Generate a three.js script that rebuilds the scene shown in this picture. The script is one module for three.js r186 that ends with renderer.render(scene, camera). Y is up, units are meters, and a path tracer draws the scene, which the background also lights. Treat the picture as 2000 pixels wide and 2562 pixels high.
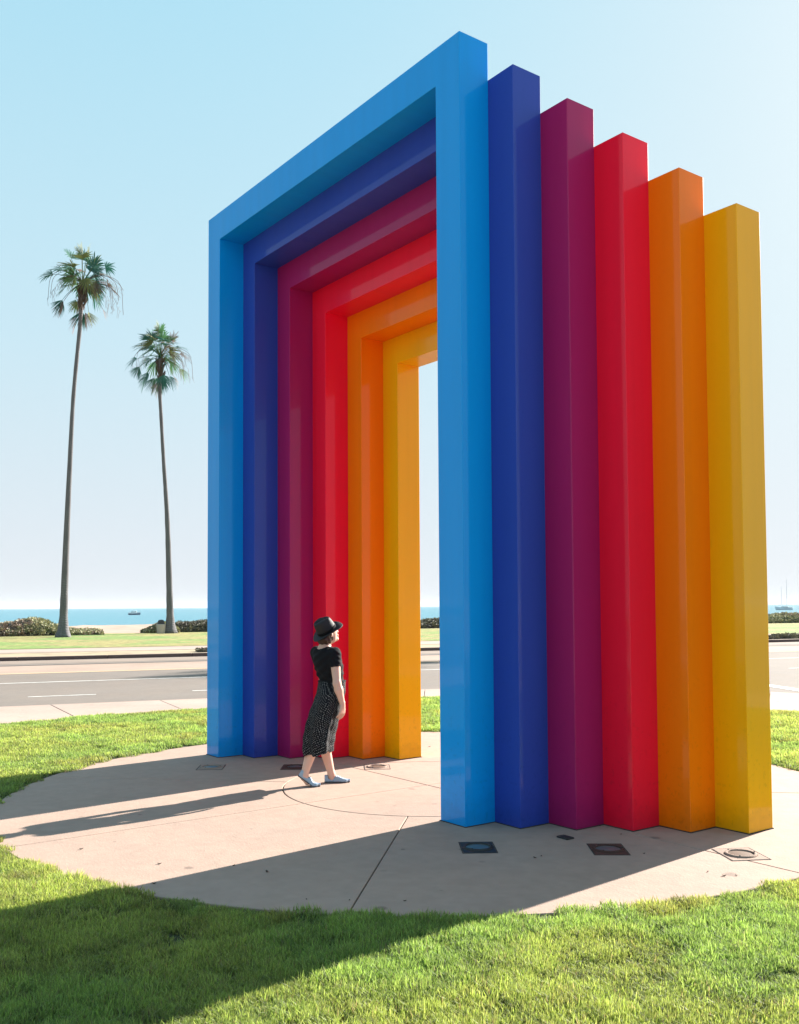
import * as THREE from 'three';
import { mergeGeometries, mergeVertices } from 'three/addons/utils/BufferGeometryUtils.js';
import { RoundedBoxGeometry } from 'three/addons/geometries/RoundedBoxGeometry.js';

// ------------------------------------------------------------------ camera, sky, sun, exposure
const EXPOSURE = 3.5;
const scene = new THREE.Scene();
const renderer = new THREE.WebGLRenderer({ antialias: true });
renderer.setSize(799, 1024);
renderer.toneMapping = THREE.LinearToneMapping;
renderer.toneMappingExposure = EXPOSURE;
renderer.shadowMap.enabled = true;

const camera = new THREE.PerspectiveCamera(61.25, 799 / 1024, 0.1, 20000);
{
  const pitch = 0.04263, roll = -0.00541;
  const c = Math.cos(roll), s = Math.sin(roll), cp = Math.cos(pitch), sp = Math.sin(pitch);
  const m = new THREE.Matrix4().makeBasis(
    new THREE.Vector3(c, s * cp, s * sp), new THREE.Vector3(-s, c * cp, c * sp), new THREE.Vector3(0, -sp, cp));
  camera.quaternion.setFromRotationMatrix(m);
  camera.position.set(0, 1.7, 0);
  camera.setViewOffset(2000, 2828.4, 0, 0, 2000, 2562);      // the photograph is cropped at the bottom
}

const SUN_ELEV = 25 * Math.PI / 180;
const sunDir = new THREE.Vector3(0.747 * Math.cos(SUN_ELEV), Math.sin(SUN_ELEV), -0.665 * Math.cos(SUN_ELEV)).normalize();
{
  const W = 1024, H = 512, data = new Float32Array(W * H * 4);
  const v = new THREE.Vector3();
  // clear hazy sky: colour by height, whiter towards the sun
  const stops = [[0, 0.83, 0.87, 0.915], [0.06, 0.79, 0.87, 0.935], [0.26, 0.625, 0.85, 0.96], [0.545, 0.44, 0.775, 0.94], [0.87, 0.28, 0.58, 0.84], [1, 0.25, 0.52, 0.80]];
  for (let j = 0; j < H; j++) {
    const el = ((j + 0.5) / H - 0.5) * Math.PI;
    for (let i = 0; i < W; i++) {
      const az = ((i + 0.5) / W) * 2 * Math.PI - Math.PI;
      v.set(Math.cos(el) * Math.cos(az), Math.sin(el), Math.cos(el) * Math.sin(az));
      const e = Math.max(0, v.y), mu = v.dot(sunDir), m = Math.max(0, mu);
      let n = 0; while (n < stops.length - 2 && e > stops[n + 1][0]) n++;
      const A = stops[n], B = stops[n + 1], t = Math.min(1, (e - A[0]) / (B[0] - A[0])), side = 0.93 + 0.07 * mu;
      const white = 0.85 * m ** 6, halo = 0.7 * m ** 40;
      const k = (j * W + i) * 4;
      for (let q = 0; q < 3; q++) {
        let c = (A[q + 1] + (B[q + 1] - A[q + 1]) * t) * side;
        c += ([0.98, 0.985, 0.985][q] - c) * white;
        data[k + q] = (c + halo * [1, 0.95, 0.86][q]) / EXPOSURE;
      }
      data[k + 3] = 1;
    }
  }
  const sky = new THREE.DataTexture(data, W, H, THREE.RGBAFormat, THREE.FloatType);
  sky.mapping = THREE.EquirectangularReflectionMapping;
  sky.minFilter = sky.magFilter = THREE.LinearFilter;
  sky.wrapS = THREE.RepeatWrapping;
  sky.needsUpdate = true;
  scene.background = sky; scene.environment = sky;
}
const sun = new THREE.DirectionalLight(new THREE.Color().setRGB(1.0, 0.93, 0.85), 5.0);
sun.target.position.set(0, 0, -10); sun.position.copy(sunDir).multiplyScalar(80).add(sun.target.position);
sun.castShadow = true; sun.shadow.mapSize.set(4096, 4096); sun.shadow.radius = 1;
Object.assign(sun.shadow.camera, { left: -60, right: 60, top: 60, bottom: -60, near: 1, far: 220 });
scene.add(sun, sun.target);

scene.fog = new THREE.FogExp2(0xe6edf5, 0.00009);      // thin sea haze

// ------------------------------------------------------------------ helpers
function rng(seed) { let a = seed >>> 0; return () => { a = (a + 0x6D2B79F5) | 0; let t = Math.imul(a ^ (a >>> 15), 1 | a); t = (t + Math.imul(t ^ (t >>> 7), 61 | t)) ^ t; return ((t ^ (t >>> 14)) >>> 0) / 4294967296; }; }
const R = rng(20240611);
const rr = (a, b) => a + (b - a) * R();
const clamp = (x, a, b) => Math.max(a, Math.min(b, x));
const mixf = (a, b, t) => a + (b - a) * t;
const smooth = (a, b, x) => { const t = clamp((x - a) / (b - a), 0, 1); return t * t * (3 - 2 * t); };
const V3 = (x, y, z) => new THREE.Vector3(x, y, z);
const rgb = (r, g, b) => new THREE.Color().setRGB(r, g, b);
const counts = {};
function numbered(n) { const k = counts[n] = (counts[n] ?? -1) + 1; return k ? n + '_' + String(k).padStart(3, '0') : n; }
function shade(o) { o.traverse((m) => { if (m.isMesh) { m.castShadow = true; m.receiveShadow = true; } }); return o; }
function mesh(name, geo, mat, parent = scene) { const m = new THREE.Mesh(geo, mat); m.name = parent === scene ? numbered(name) : name; m.castShadow = m.receiveShadow = true; parent.add(m); return m; }
function part(parent, name, geo, mat, label) {
  const base = name; let n = 0; const names = new Set(parent.children.map((c) => c.name));
  let nm = base; while (names.has(nm)) nm = base + '_' + String(++n).padStart(3, '0');
  const m = mesh(nm, geo, mat, parent); m.name = nm; if (label) m.userData.label = label; return m;
}
function tag(o, label, category, group) { Object.assign(o.userData, { label, category }); if (group) o.userData.group = group; return o; }
function thing(name, pos, label, category, group) { const g = new THREE.Group(); g.name = numbered(name); g.position.set(...pos); scene.add(g); return tag(g, label, category, group); }
function structure(o) { o.userData.kind = 'structure'; return o; }

// tileable value noise
function makeNoise(seed, period) {
  const r = rng(seed), n = period, g = new Float32Array(n * n); for (let i = 0; i < g.length; i++) g[i] = r();
  return (x, y) => { const xi = Math.floor(x), yi = Math.floor(y); let fx = x - xi, fy = y - yi; fx = fx * fx * (3 - 2 * fx); fy = fy * fy * (3 - 2 * fy);
    const w = (a) => ((a % n) + n) % n, x0 = w(xi), x1 = w(xi + 1), y0 = w(yi) * n, y1 = w(yi + 1) * n;
    return mixf(mixf(g[y0 + x0], g[y0 + x1], fx), mixf(g[y1 + x0], g[y1 + x1], fx), fy); };
}
function fbmTile(seed, base, oct, gain = 0.5) {           // returns f(u,v) in 0..1 tiling with period 1
  const ns = []; for (let o = 0; o < oct; o++) ns.push(makeNoise(seed + o * 17, base << o));
  return (u, v) => { let s = 0, a = 1, t = 0; for (let o = 0; o < oct; o++) { const p = base << o; s += a * ns[o](u * p, v * p); t += a; a *= gain; } return s / t; };
}
function tex(size, fn, srgb, repeat = [1, 1]) {           // fn(u,v) -> [r,g,b] 0..1 (already encoded)
  const d = new Uint8Array(size * size * 4);
  for (let j = 0; j < size; j++) for (let i = 0; i < size; i++) { const c = fn((i + 0.5) / size, (j + 0.5) / size), k = (j * size + i) * 4; d[k] = clamp(c[0], 0, 1) * 255; d[k + 1] = clamp(c[1], 0, 1) * 255; d[k + 2] = clamp(c[2], 0, 1) * 255; d[k + 3] = 255; }
  const t = new THREE.DataTexture(d, size, size); t.magFilter = THREE.LinearFilter; t.minFilter = THREE.LinearMipmapLinearFilter; t.generateMipmaps = true;
  t.wrapS = t.wrapT = THREE.RepeatWrapping; t.repeat.set(...repeat); if (srgb) t.colorSpace = THREE.SRGBColorSpace; t.needsUpdate = true; return t;
}
const enc = (x) => x <= 0.0031308 ? 12.92 * x : 1.055 * Math.pow(x, 1 / 2.4) - 0.055;
const encC = (c) => c.map(enc);
function planarUV(g, sx = 1, sz = 1) { const p = g.attributes.position, u = new Float32Array(p.count * 2); for (let i = 0; i < p.count; i++) { u[2 * i] = p.getX(i) * sx; u[2 * i + 1] = -p.getZ(i) * sz; } g.setAttribute('uv', new THREE.BufferAttribute(u, 2)); return g; }
function boxUV(g) {                                       // uv in metres, by the dominant axis of each face
  g = g.index ? g.toNonIndexed() : g; const p = g.attributes.position, n = g.attributes.normal, u = new Float32Array(p.count * 2);
  for (let i = 0; i < p.count; i++) { const ax = Math.abs(n.getX(i)), ay = Math.abs(n.getY(i)), az = Math.abs(n.getZ(i));
    const [a, b] = ay > ax && ay > az ? [p.getX(i), p.getZ(i)] : ax > az ? [p.getZ(i), p.getY(i)] : [p.getX(i), p.getY(i)]; u[2 * i] = a; u[2 * i + 1] = b; }
  g.setAttribute('uv', new THREE.BufferAttribute(u, 2)); return g;
}
function polySheet(pts, y) {                              // flat sheet from [x,z] outline
  const s = new THREE.Shape(pts.map(([x, z]) => new THREE.Vector2(x, -z))); const g = new THREE.ShapeGeometry(s); g.rotateX(-Math.PI / 2); g.translate(0, y, 0); return planarUV(g);
}
function polySlab(pts, top, thick, bevel = 0.006) {       // slab with eased edges
  const s = new THREE.Shape(pts.map(([x, z]) => new THREE.Vector2(x, -z)));
  const g = new THREE.ExtrudeGeometry(s, { depth: thick - bevel, bevelEnabled: bevel > 0, bevelSize: bevel, bevelOffset: -bevel, bevelThickness: bevel, bevelSegments: 1, steps: 1, curveSegments: 48 });
  g.rotateX(-Math.PI / 2); g.translate(0, top - thick, 0); return boxUV(g);
}
function tubeAlong(pts, radii, sides = 8, cap = true) {   // tapered tube through points
  const P = [], N = [], U = [], I = []; const n = pts.length; let len = 0; let ref = V3(0, 0, 1);
  for (let i = 0; i < n; i++) {
    const t = pts[Math.min(i + 1, n - 1)].clone().sub(pts[Math.max(i - 1, 0)]).normalize();
    let a = ref.clone().sub(t.clone().multiplyScalar(ref.dot(t))); if (a.lengthSq() < 1e-4) a = V3(1, 0, 0).sub(t.clone().multiplyScalar(t.x)); a.normalize(); ref = a; const b = t.clone().cross(a);
    if (i) len += pts[i].distanceTo(pts[i - 1]);
    for (let k = 0; k <= sides; k++) { const th = k / sides * Math.PI * 2, c = Math.cos(th), s = Math.sin(th), d = a.clone().multiplyScalar(c).addScaledVector(b, s), r = typeof radii === 'number' ? radii : radii[i];
      P.push(pts[i].x + d.x * r, pts[i].y + d.y * r, pts[i].z + d.z * r); N.push(d.x, d.y, d.z); U.push(k / sides, len); }
  }
  const w = sides + 1; for (let i = 0; i < n - 1; i++) for (let k = 0; k < sides; k++) { const a = i * w + k; I.push(a, a + 1, a + w, a + 1, a + w + 1, a + w); }
  if (cap) for (const [i, f] of [[0, 1], [n - 1, 0]]) { const c = P.length / 3; P.push(pts[i].x, pts[i].y, pts[i].z); const t = pts[Math.min(i + 1, n - 1)].clone().sub(pts[Math.max(i - 1, 0)]).normalize().multiplyScalar(f ? -1 : 1); N.push(t.x, t.y, t.z); U.push(0.5, 0); for (let k = 0; k < sides; k++) f ? I.push(c, i * w + k + 1, i * w + k) : I.push(c, i * w + k, i * w + k + 1); }
  const g = new THREE.BufferGeometry(); g.setAttribute('position', new THREE.Float32BufferAttribute(P, 3)); g.setAttribute('normal', new THREE.Float32BufferAttribute(N, 3)); g.setAttribute('uv', new THREE.Float32BufferAttribute(U, 2)); g.setIndex(I); return g;
}
function surfaceNets(sdf, lo, hi, cell) {                 // smooth mesh of sdf < 0
  const n = [0, 1, 2].map((k) => Math.ceil((hi[k] - lo[k]) / cell) + 1), [nx, ny, nz] = n, F = new Float32Array(nx * ny * nz);
  const id = (i, j, k) => i + nx * (j + ny * k);
  for (let k = 0; k < nz; k++) for (let j = 0; j < ny; j++) for (let i = 0; i < nx; i++) F[id(i, j, k)] = sdf(lo[0] + i * cell, lo[1] + j * cell, lo[2] + k * cell);
  const vid = new Int32Array(nx * ny * nz).fill(-1), P = [], I = [];
  const corner = [[0, 0, 0], [1, 0, 0], [0, 1, 0], [1, 1, 0], [0, 0, 1], [1, 0, 1], [0, 1, 1], [1, 1, 1]], edges = [[0, 1], [2, 3], [4, 5], [6, 7], [0, 2], [1, 3], [4, 6], [5, 7], [0, 4], [1, 5], [2, 6], [3, 7]];
  for (let k = 0; k < nz - 1; k++) for (let j = 0; j < ny - 1; j++) for (let i = 0; i < nx - 1; i++) {
    const f = corner.map((c) => F[id(i + c[0], j + c[1], k + c[2])]); let m = 0; for (const x of f) if (x < 0) m++; if (m === 0 || m === 8) continue;
    let x = 0, y = 0, z = 0, c = 0; for (const [a, b] of edges) if ((f[a] < 0) !== (f[b] < 0)) { const t = f[a] / (f[a] - f[b]); x += mixf(corner[a][0], corner[b][0], t); y += mixf(corner[a][1], corner[b][1], t); z += mixf(corner[a][2], corner[b][2], t); c++; }
    vid[id(i, j, k)] = P.length / 3; P.push(lo[0] + (i + x / c) * cell, lo[1] + (j + y / c) * cell, lo[2] + (k + z / c) * cell);
  }
  const quad = (a, b, c, d, flip) => { if (a < 0 || b < 0 || c < 0 || d < 0) return; flip ? I.push(a, c, b, a, d, c) : I.push(a, b, c, a, c, d); };
  for (let k = 1; k < nz - 1; k++) for (let j = 1; j < ny - 1; j++) for (let i = 1; i < nx - 1; i++) { const s = F[id(i, j, k)] < 0;
    if (s !== (F[id(i + 1, j, k)] < 0)) quad(vid[id(i, j - 1, k - 1)], vid[id(i, j, k - 1)], vid[id(i, j, k)], vid[id(i, j - 1, k)], !s);
    if (s !== (F[id(i, j + 1, k)] < 0)) quad(vid[id(i - 1, j, k - 1)], vid[id(i - 1, j, k)], vid[id(i, j, k)], vid[id(i, j, k - 1)], !s);
    if (s !== (F[id(i, j, k + 1)] < 0)) quad(vid[id(i - 1, j - 1, k)], vid[id(i, j - 1, k)], vid[id(i, j, k)], vid[id(i - 1, j, k)], !s); }
  const g = new THREE.BufferGeometry(); g.setAttribute('position', new THREE.Float32BufferAttribute(P, 3)); g.setIndex(I); g.computeVertexNormals();
  const u = new Float32Array(P.length / 3 * 2); for (let i = 0; i < P.length / 3; i++) { u[2 * i] = P[3 * i] + P[3 * i + 2]; u[2 * i + 1] = P[3 * i + 1]; } g.setAttribute('uv', new THREE.BufferAttribute(u, 2)); return g;
}

// ------------------------------------------------------------------ shared textures and materials
const nA = fbmTile(11, 4, 5), nB = fbmTile(23, 8, 5), nC = fbmTile(37, 3, 4), nF = fbmTile(51, 32, 3, 0.7), nS = fbmTile(77, 64, 2, 0.8);
const bumpFine = tex(512, (u, v) => { const s = nF(u, v) * 0.6 + nS(u, v) * 0.4; return [s, s, s]; });
const bumpWave = tex(256, (u, v) => { const s = nC(u, v); return [s, s, s]; });
function concreteMap(base, seed, stains, size = 1024) {
  const a = fbmTile(seed, 3, 6), b = fbmTile(seed + 5, 12, 4), c = fbmTile(seed + 9, 96, 2, 0.8), spots = [];
  const r = rng(seed + 3); for (let i = 0; i < stains; i++) spots.push([r(), r(), 0.0015 + 0.006 * r() * r(), 0.12 + 0.3 * r()]);
  const f = tex(size, (u, v) => {
    let k = 0.86 + 0.34 * (a(u, v) - 0.5) + 0.14 * (b(u, v) - 0.5) + 0.16 * (c(u, v) - 0.5) + 0.1;
    const w = 0.06 * (b(v, u) - 0.5);
    for (const [x, y, q, d] of spots) { const dx = Math.abs(u - x), dy = Math.abs(v - y); if (dx < q * 2 && dy < q * 2) { const e = Math.hypot(dx, dy) / q + 0.7 * (c(u, v) - 0.5) + 0.8 * (b(u, v) - .5); k *= 1 - d * (1 - smooth(0.5, 1.2, e)); } }
    return encC([base[0] * k * (1 + w), base[1] * k, base[2] * k * (1 - w)]);
  }, true); return f;
}
const padMap = concreteMap([0.385, 0.268, 0.205], 101, 60, 1024); padMap.repeat.set(1 / 7.9, 1 / 7.9);
const bumpPad = bumpFine.clone(); bumpPad.repeat.set(1.6, 1.6); bumpPad.needsUpdate = true;
const M = {};
M.pad = new THREE.MeshStandardMaterial({ name: 'broom finished concrete', map: padMap, bumpMap: bumpPad, bumpScale: 0.0022, roughness: 0.88 });
const walkMap = concreteMap([0.40, 0.295, 0.24], 151, 30, 512); walkMap.repeat.set(1 / 4, 1 / 4);
M.walk = new THREE.MeshStandardMaterial({ name: 'pavement concrete', map: walkMap, bumpMap: bumpPad, bumpScale: 0.002, roughness: 0.9 });
M.joint = new THREE.MeshStandardMaterial({ name: 'joint filler', color: rgb(0.035, 0.03, 0.027), roughness: 1 });
const roadMap = concreteMap([0.175, 0.143, 0.118], 171, 40, 1024); roadMap.repeat.set(1 / 9, 1 / 9);
M.road = new THREE.MeshStandardMaterial({ name: 'worn asphalt', map: roadMap, bumpMap: bumpPad, bumpScale: 0.004, roughness: 0.92 });
const laneMap = concreteMap([0.33, 0.235, 0.18], 181, 20, 512); laneMap.repeat.set(1 / 5, 1 / 5);
M.lane = new THREE.MeshStandardMaterial({ name: 'faded red cycle lane', map: laneMap, roughness: 0.95 });
M.gutter = new THREE.MeshStandardMaterial({ name: 'gutter concrete', map: walkMap, color: rgb(0.62, 0.64, 0.62), roughness: 0.95 });
M.paint = new THREE.MeshStandardMaterial({ name: 'road paint', map: tex(256, (u, v) => { const k = 0.72 * (0.75 + 0.5 * smooth(0.25, 0.6, nB(u, v)) * 0.5); return encC([k, k * 0.97, k * 0.9]); }, true, [0.7, 0.7]), roughness: 0.8 });
M.paintPeach = new THREE.MeshStandardMaterial({ name: 'faded yellow road paint', color: rgb(0.62, 0.42, 0.24), roughness: 0.85 });
M.kerb = new THREE.MeshStandardMaterial({ name: 'old kerb concrete', map: walkMap, color: rgb(0.3, 0.27, 0.3), roughness: 0.9 });
M.soil = new THREE.MeshStandardMaterial({ name: 'lawn soil', map: tex(512, (u, v) => { const k = 0.55 + 0.9 * nB(u, v); return encC([0.040 * k, 0.045 * k, 0.016 * k]); }, true, [0.5, 0.5]), roughness: 1 });
M.farLawn = new THREE.MeshStandardMaterial({ name: 'mown lawn', map: tex(1024, (u, v) => { const k = 0.55 + 0.9 * nS(u, v), y = smooth(0.42, 0.62, nA(u, v)); return encC([mixf(0.17, 0.29, y) * k, mixf(0.25, 0.25, y) * k, mixf(0.055, 0.085, y) * k]); }, true, [1 / 14, 1 / 14]), bumpMap: bumpPad, bumpScale: 0.02, roughness: 1 });
M.sand = new THREE.MeshStandardMaterial({ name: 'beach sand', map: tex(512, (u, v) => { const k = 0.72 + 0.5 * nB(u, v) * nA(v, u) * 2 * 0.55; return encC([0.43 * k, 0.31 * k, 0.235 * k]); }, true, [1 / 8, 1 / 8]), roughness: 1 });
M.stripSoil = new THREE.MeshStandardMaterial({ name: 'dry planting strip', map: tex(256, (u, v) => { const k = 0.6 + 0.8 * nB(u, v), y = nA(u, v); return encC([0.33 * k, mixf(0.22, 0.29, y) * k, 0.16 * k]); }, true, [1 / 3, 1 / 3]), roughness: 1 });

// ------------------------------------------------------------------ the setting
// distance from the camera measured across the street (d) and along it (e)
const across = [-0.371, -0.9286], along = [0.9286, -0.371];
const at = (d, e) => [across[0] * d + along[0] * e, across[1] * d + along[1] * e];
const band = (d0, d1, e0, e1) => [at(d0, e0), at(d0, e1), at(d1, e1), at(d1, e0)];

{ // ground: one sheet, with the beach falling to the sea bed
  const xs = [], ds = [-500, -120, -40, -10, 20, 40, 58, 61, 63, 65];
  for (let d = 66; d < 100; d += 0.8) ds.push(d); for (const d of [102, 106, 112, 130, 200, 600, 3400]) ds.push(d);
  for (let e = -60; e <= 70; e += 0.8) xs.push(e); const es = [-3400, -2000, -500, -150, -90, ...xs, 100, 160, 500, 2000, 9000];
  const h = (d, e) => { if (d < 60) return -0.17; if (d < 66) return mixf(-0.17, 0.0, smooth(60, 66, d)); if (d < 92) return 0.16 * (nB(d * 0.031, e * 0.031) - 0.5) * 2 * smooth(66, 70, d) + 0.10 * (nS(d * 0.021, e * 0.021) - 0.5) + 0.02 * (d - 66) / 10; return mixf(0.05 + 0.16 * (nB(d * 0.031, e * 0.031) - 0.5) * 2, -3.2, smooth(92, 118, d)); };
  const P = [], I = [], U = []; for (const d of ds) for (const e of es) { const [x, z] = at(d, e); P.push(x, h(d, e), z); U.push(x, -z); }
  const w = es.length; for (let a = 0; a < ds.length - 1; a++) for (let b = 0; b < w - 1; b++) { const k = a * w + b; I.push(k, k + 1, k + w, k + 1, k + w + 1, k + w); }
  const g = new THREE.BufferGeometry(); g.setAttribute('position', new THREE.Float32BufferAttribute(P, 3)); g.setAttribute('uv', new THREE.Float32BufferAttribute(U, 2)); g.setIndex(I); g.computeVertexNormals();
  structure(mesh('ground', g, M.sand));
}
{ // sea
  const waves = tex(512, (u, v) => { const s = 0.55 * nA(u, v) + 0.3 * nB(u * 1, v * 2) + 0.15 * nF(u, v); return [s, s, s]; });
  waves.repeat.set(1 / 26, 1 / 14);
  M.sea = new THREE.MeshPhysicalMaterial({ name: 'sea water', color: rgb(0.08, 0.24, 0.30), roughness: 0.3, ior: 1.33, bumpMap: waves, bumpScale: 1.1 });
  structure(mesh('sea', polySheet(band(96, 3400, -3400, 3400), -2.0), M.sea));
}
// road, gutter, lane and markings: sheets stacked a few millimetres apart, the road lies 0.13 m below the kerbs
const RY = -0.13;
structure(mesh('road', polySheet([at(15, -120), at(15, -1), [3, -17.0], [9, -12], [14, -4], [30, 10], [60, -10], at(35.72, 130), at(35.72, -120)], RY), M.road));
structure(mesh('gutter', polySheet(band(33.6, 35.69, -120, 130), RY + 0.004), M.gutter));
structure(mesh('cycle_lane', polySheet(band(28.9, 32.4, -120, 130), RY + 0.004), M.lane));
{
  const g = new THREE.Group(); g.name = 'road_marking'; structure(g); scene.add(g);
  part(g, 'painted_line', polySheet(band(28.62, 28.86, -120, 130), RY + 0.005), M.paintPeach);
  part(g, 'painted_line', polySheet(band(25.1, 25.22, -120, 130), RY + 0.005), M.paint);
  part(g, 'tar_line', polySheet(band(32.62, 32.78, -120, 130), RY + 0.006), M.joint);
  for (let k = -8; k < 8; k++) { const e0 = 0.35 + k * 3.35; part(g, 'painted_dash', polySheet(band(21.1, 21.2, e0 - 0.14, e0 + 1.2), RY + 0.005), M.paint); }
  part(g, 'painted_line', polySheet([[7.9, -22.9], [8.2, -22.9], [8.85, -18.9], [8.5, -18.9]], RY + 0.006), M.paint);
}
{ // far kerb with a rounded nose, built in stones that butt with fine joints
  const g = new THREE.Group(); g.name = 'kerb'; structure(g); scene.add(g);
  for (let e = -34.5; e < 60; e += 3) { const b = new RoundedBoxGeometry(2.985, 0.2, 0.16, 2, 0.025); const m = part(g, 'kerb_stone', boxUV(b), M.kerb); const [x, z] = at(35.79, e); m.position.set(x, -0.1, z); m.rotation.y = Math.atan2(-along[1], along[0]); }
}
structure(mesh('planting_strip', polySheet(band(35.86, 39.1, -120, 130), -0.012), M.stripSoil));
structure(mesh('far_path', polySlab(band(39.1, 42.4, -60, 75), 0.0, 0.14, 0.01), M.walk));
structure(mesh('far_lawn', polySheet(band(42.4, 65.2, -90, 100), 0.012), M.farLawn));

// near pavement round the street corner, in slabs
const outer = [[-24, -9.75], [-14, -13.75], [-7.9, -16.17], [-6.15, -16.87], [-4.4, -17.57], [-2.65, -18.27], [0.5, -19.54], [2.6, -20.2], [4.6, -20.0], [7.17, -18.6], [9.5, -16.6], [13, -11], [16, -5]];
const inner = [[-24, -4.2], [-14, -9.6], [-6.5, -13.3], [-4.94, -14.74], [-3.52, -15.75], [-1.8, -16.6], [0.43, -17.6], [2.4, -17.9], [4.0, -16.9], [5.82, -15.2], [7.6, -13.9], [10.6, -9.6], [13.4, -4.2]];
const lerp2 = (a, b, t) => [mixf(a[0], b[0], t), mixf(a[1], b[1], t)];
{
  const g = new THREE.Group(); g.name = 'pavement'; structure(g); scene.add(g);
  part(g, 'joint_bed', polySheet([...outer.map((p, i) => lerp2(p, inner[i], 0.02)), ...inner.map((p, i) => lerp2(p, outer[i], 0.02)).reverse()], -0.03), M.joint);
  for (let i = 0; i < outer.length - 1; i++) {
    const L = Math.hypot(outer[i + 1][0] - outer[i][0], outer[i + 1][1] - outer[i][1]), n = Math.max(1, Math.round(L / 1.9));
    for (let k = 0; k < n; k++) { const a = k / n + 0.006 / L * 1, b = (k + 1) / n - 0.006 / L;
      part(g, 'slab', polySlab([lerp2(outer[i], outer[i + 1], a), lerp2(outer[i], outer[i + 1], b), lerp2(inner[i], inner[i + 1], b), lerp2(inner[i], inner[i + 1], a)], rr(-0.001, 0.002), 0.16, 0.006), M.walk); }
  }
}
// circular pad: an inner disc in four quarters and an outer ring in eight
const PC = [0.25, -9.15], PR = 3.84, IR = 1.36, A0 = 53.2 * Math.PI / 180;
{
  const g = new THREE.Group(); g.name = 'concrete_pad'; structure(g); scene.add(g);
  const pol = (r, a) => [PC[0] + r * Math.cos(a), PC[1] + r * Math.sin(a)];
  const bed = []; for (let k = 0; k < 96; k++) bed.push(pol(PR - 0.02, k / 96 * Math.PI * 2));
  part(g, 'joint_bed', polySheet(bed, -0.02), M.joint);
  const gap = 0.0045, sector = (r0, r1, a0, a1) => { const p = [], n = Math.max(6, Math.ceil((a1 - a0) * r1 / 0.12)); for (let i = 0; i <= n; i++) p.push(pol(r1, mixf(a0 + gap / r1, a1 - gap / r1, i / n))); if (r0 > 0.05) for (let i = n; i >= 0; i--) p.push(pol(r0, mixf(a0 + gap / r0, a1 - gap / r0, i / n))); else p.push(pol(gap * 1.5, (a0 + a1) / 2)); return p; };
  for (let k = 0; k < 4; k++) part(g, 'slab', polySlab(sector(0, IR - gap, A0 + k * Math.PI / 2, A0 + (k + 1) * Math.PI / 2), 0.0, 0.12, 0.004), M.pad);
  for (let k = 0; k < 8; k++) part(g, 'slab', polySlab(sector(IR + gap, PR, A0 + k * Math.PI / 4, A0 + (k + 1) * Math.PI / 4), 0.0, 0.12, 0.004), M.pad);
}
// soil under the near lawn, with a hole for the pad
{
  const s = new THREE.Shape([[-60, 60], [60, 60], [60, 20], [24, 2], ...inner.slice().reverse(), [-60, 10]].map(([x, z]) => new THREE.Vector2(x, -z)));
  const hole = new THREE.Path(); hole.absarc(PC[0], -PC[1], PR - 0.012, 0, Math.PI * 2, true); s.holes.push(hole);
  const g = new THREE.ShapeGeometry(s, 64); g.rotateX(-Math.PI / 2); g.translate(0, -0.012, 0);
  structure(mesh('lawn_soil', planarUV(g), M.soil));
  structure(mesh('plaza', polySlab([[-70, -0.4], [70, -0.4], [70, 90], [-70, 90]], 0.004, 0.1, 0.01), M.walk));
}

// ------------------------------------------------------------------ grass
M.grass = new THREE.MeshPhysicalMaterial({ name: 'grass blades', color: 0xffffff, vertexColors: true, roughness: 0.8, specularIntensity: 0.4, transmission: 0.74, thickness: 0, side: THREE.DoubleSide });
function grassClump(seed, radius, blades, h0, h1, w) {
  const r = rng(seed), P = [], N = [], C = [], I = [];
  for (let b = 0; b < blades; b++) {
    const q = radius * Math.sqrt(r()), th = r() * 6.283, x = q * Math.cos(th), z = q * Math.sin(th), a = r() * 6.283, lean = (0.1 + 0.85 * r()), h = mixf(h0, h1, r()) * (1 - 0.3 * (q / radius)), ww = w * (0.6 + 0.8 * r());
    const dx = Math.cos(a), dz = Math.sin(a), px = -dz, pz = dx, n0 = P.length / 3;
    const dry = r() < 0.05, t = r(), base = dry ? [0.50, 0.43, 0.20] : [mixf(0.47, 0.72, t), mixf(0.68, 0.84, t), mixf(0.12, 0.24, t)], bk = 0.55 + 0.65 * r();
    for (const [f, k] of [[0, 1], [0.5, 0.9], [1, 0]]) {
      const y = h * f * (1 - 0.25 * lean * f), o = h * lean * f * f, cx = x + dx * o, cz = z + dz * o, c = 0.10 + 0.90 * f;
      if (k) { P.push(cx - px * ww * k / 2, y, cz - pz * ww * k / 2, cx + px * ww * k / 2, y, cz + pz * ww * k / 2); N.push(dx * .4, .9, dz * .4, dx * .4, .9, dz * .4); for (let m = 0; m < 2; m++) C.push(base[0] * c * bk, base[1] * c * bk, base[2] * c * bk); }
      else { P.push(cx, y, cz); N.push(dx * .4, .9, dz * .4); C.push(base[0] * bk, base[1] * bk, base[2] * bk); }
    }
    I.push(n0, n0 + 1, n0 + 2, n0 + 1, n0 + 3, n0 + 2, n0 + 2, n0 + 3, n0 + 4);
  }
  const g = new THREE.BufferGeometry(); g.setAttribute('position', new THREE.Float32BufferAttribute(P, 3)); g.setAttribute('color', new THREE.Float32BufferAttribute(C, 3)); g.setIndex(I); g.computeVertexNormals(); return g;
}
function inside(poly, x, z) { let c = false; for (let i = 0, j = poly.length - 1; i < poly.length; j = i++) { const [a, b] = poly[i], [d, e] = poly[j]; if ((b > z) !== (e > z) && x < (d - a) * (z - b) / (e - b) + a) c = !c; } return c; }
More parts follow.
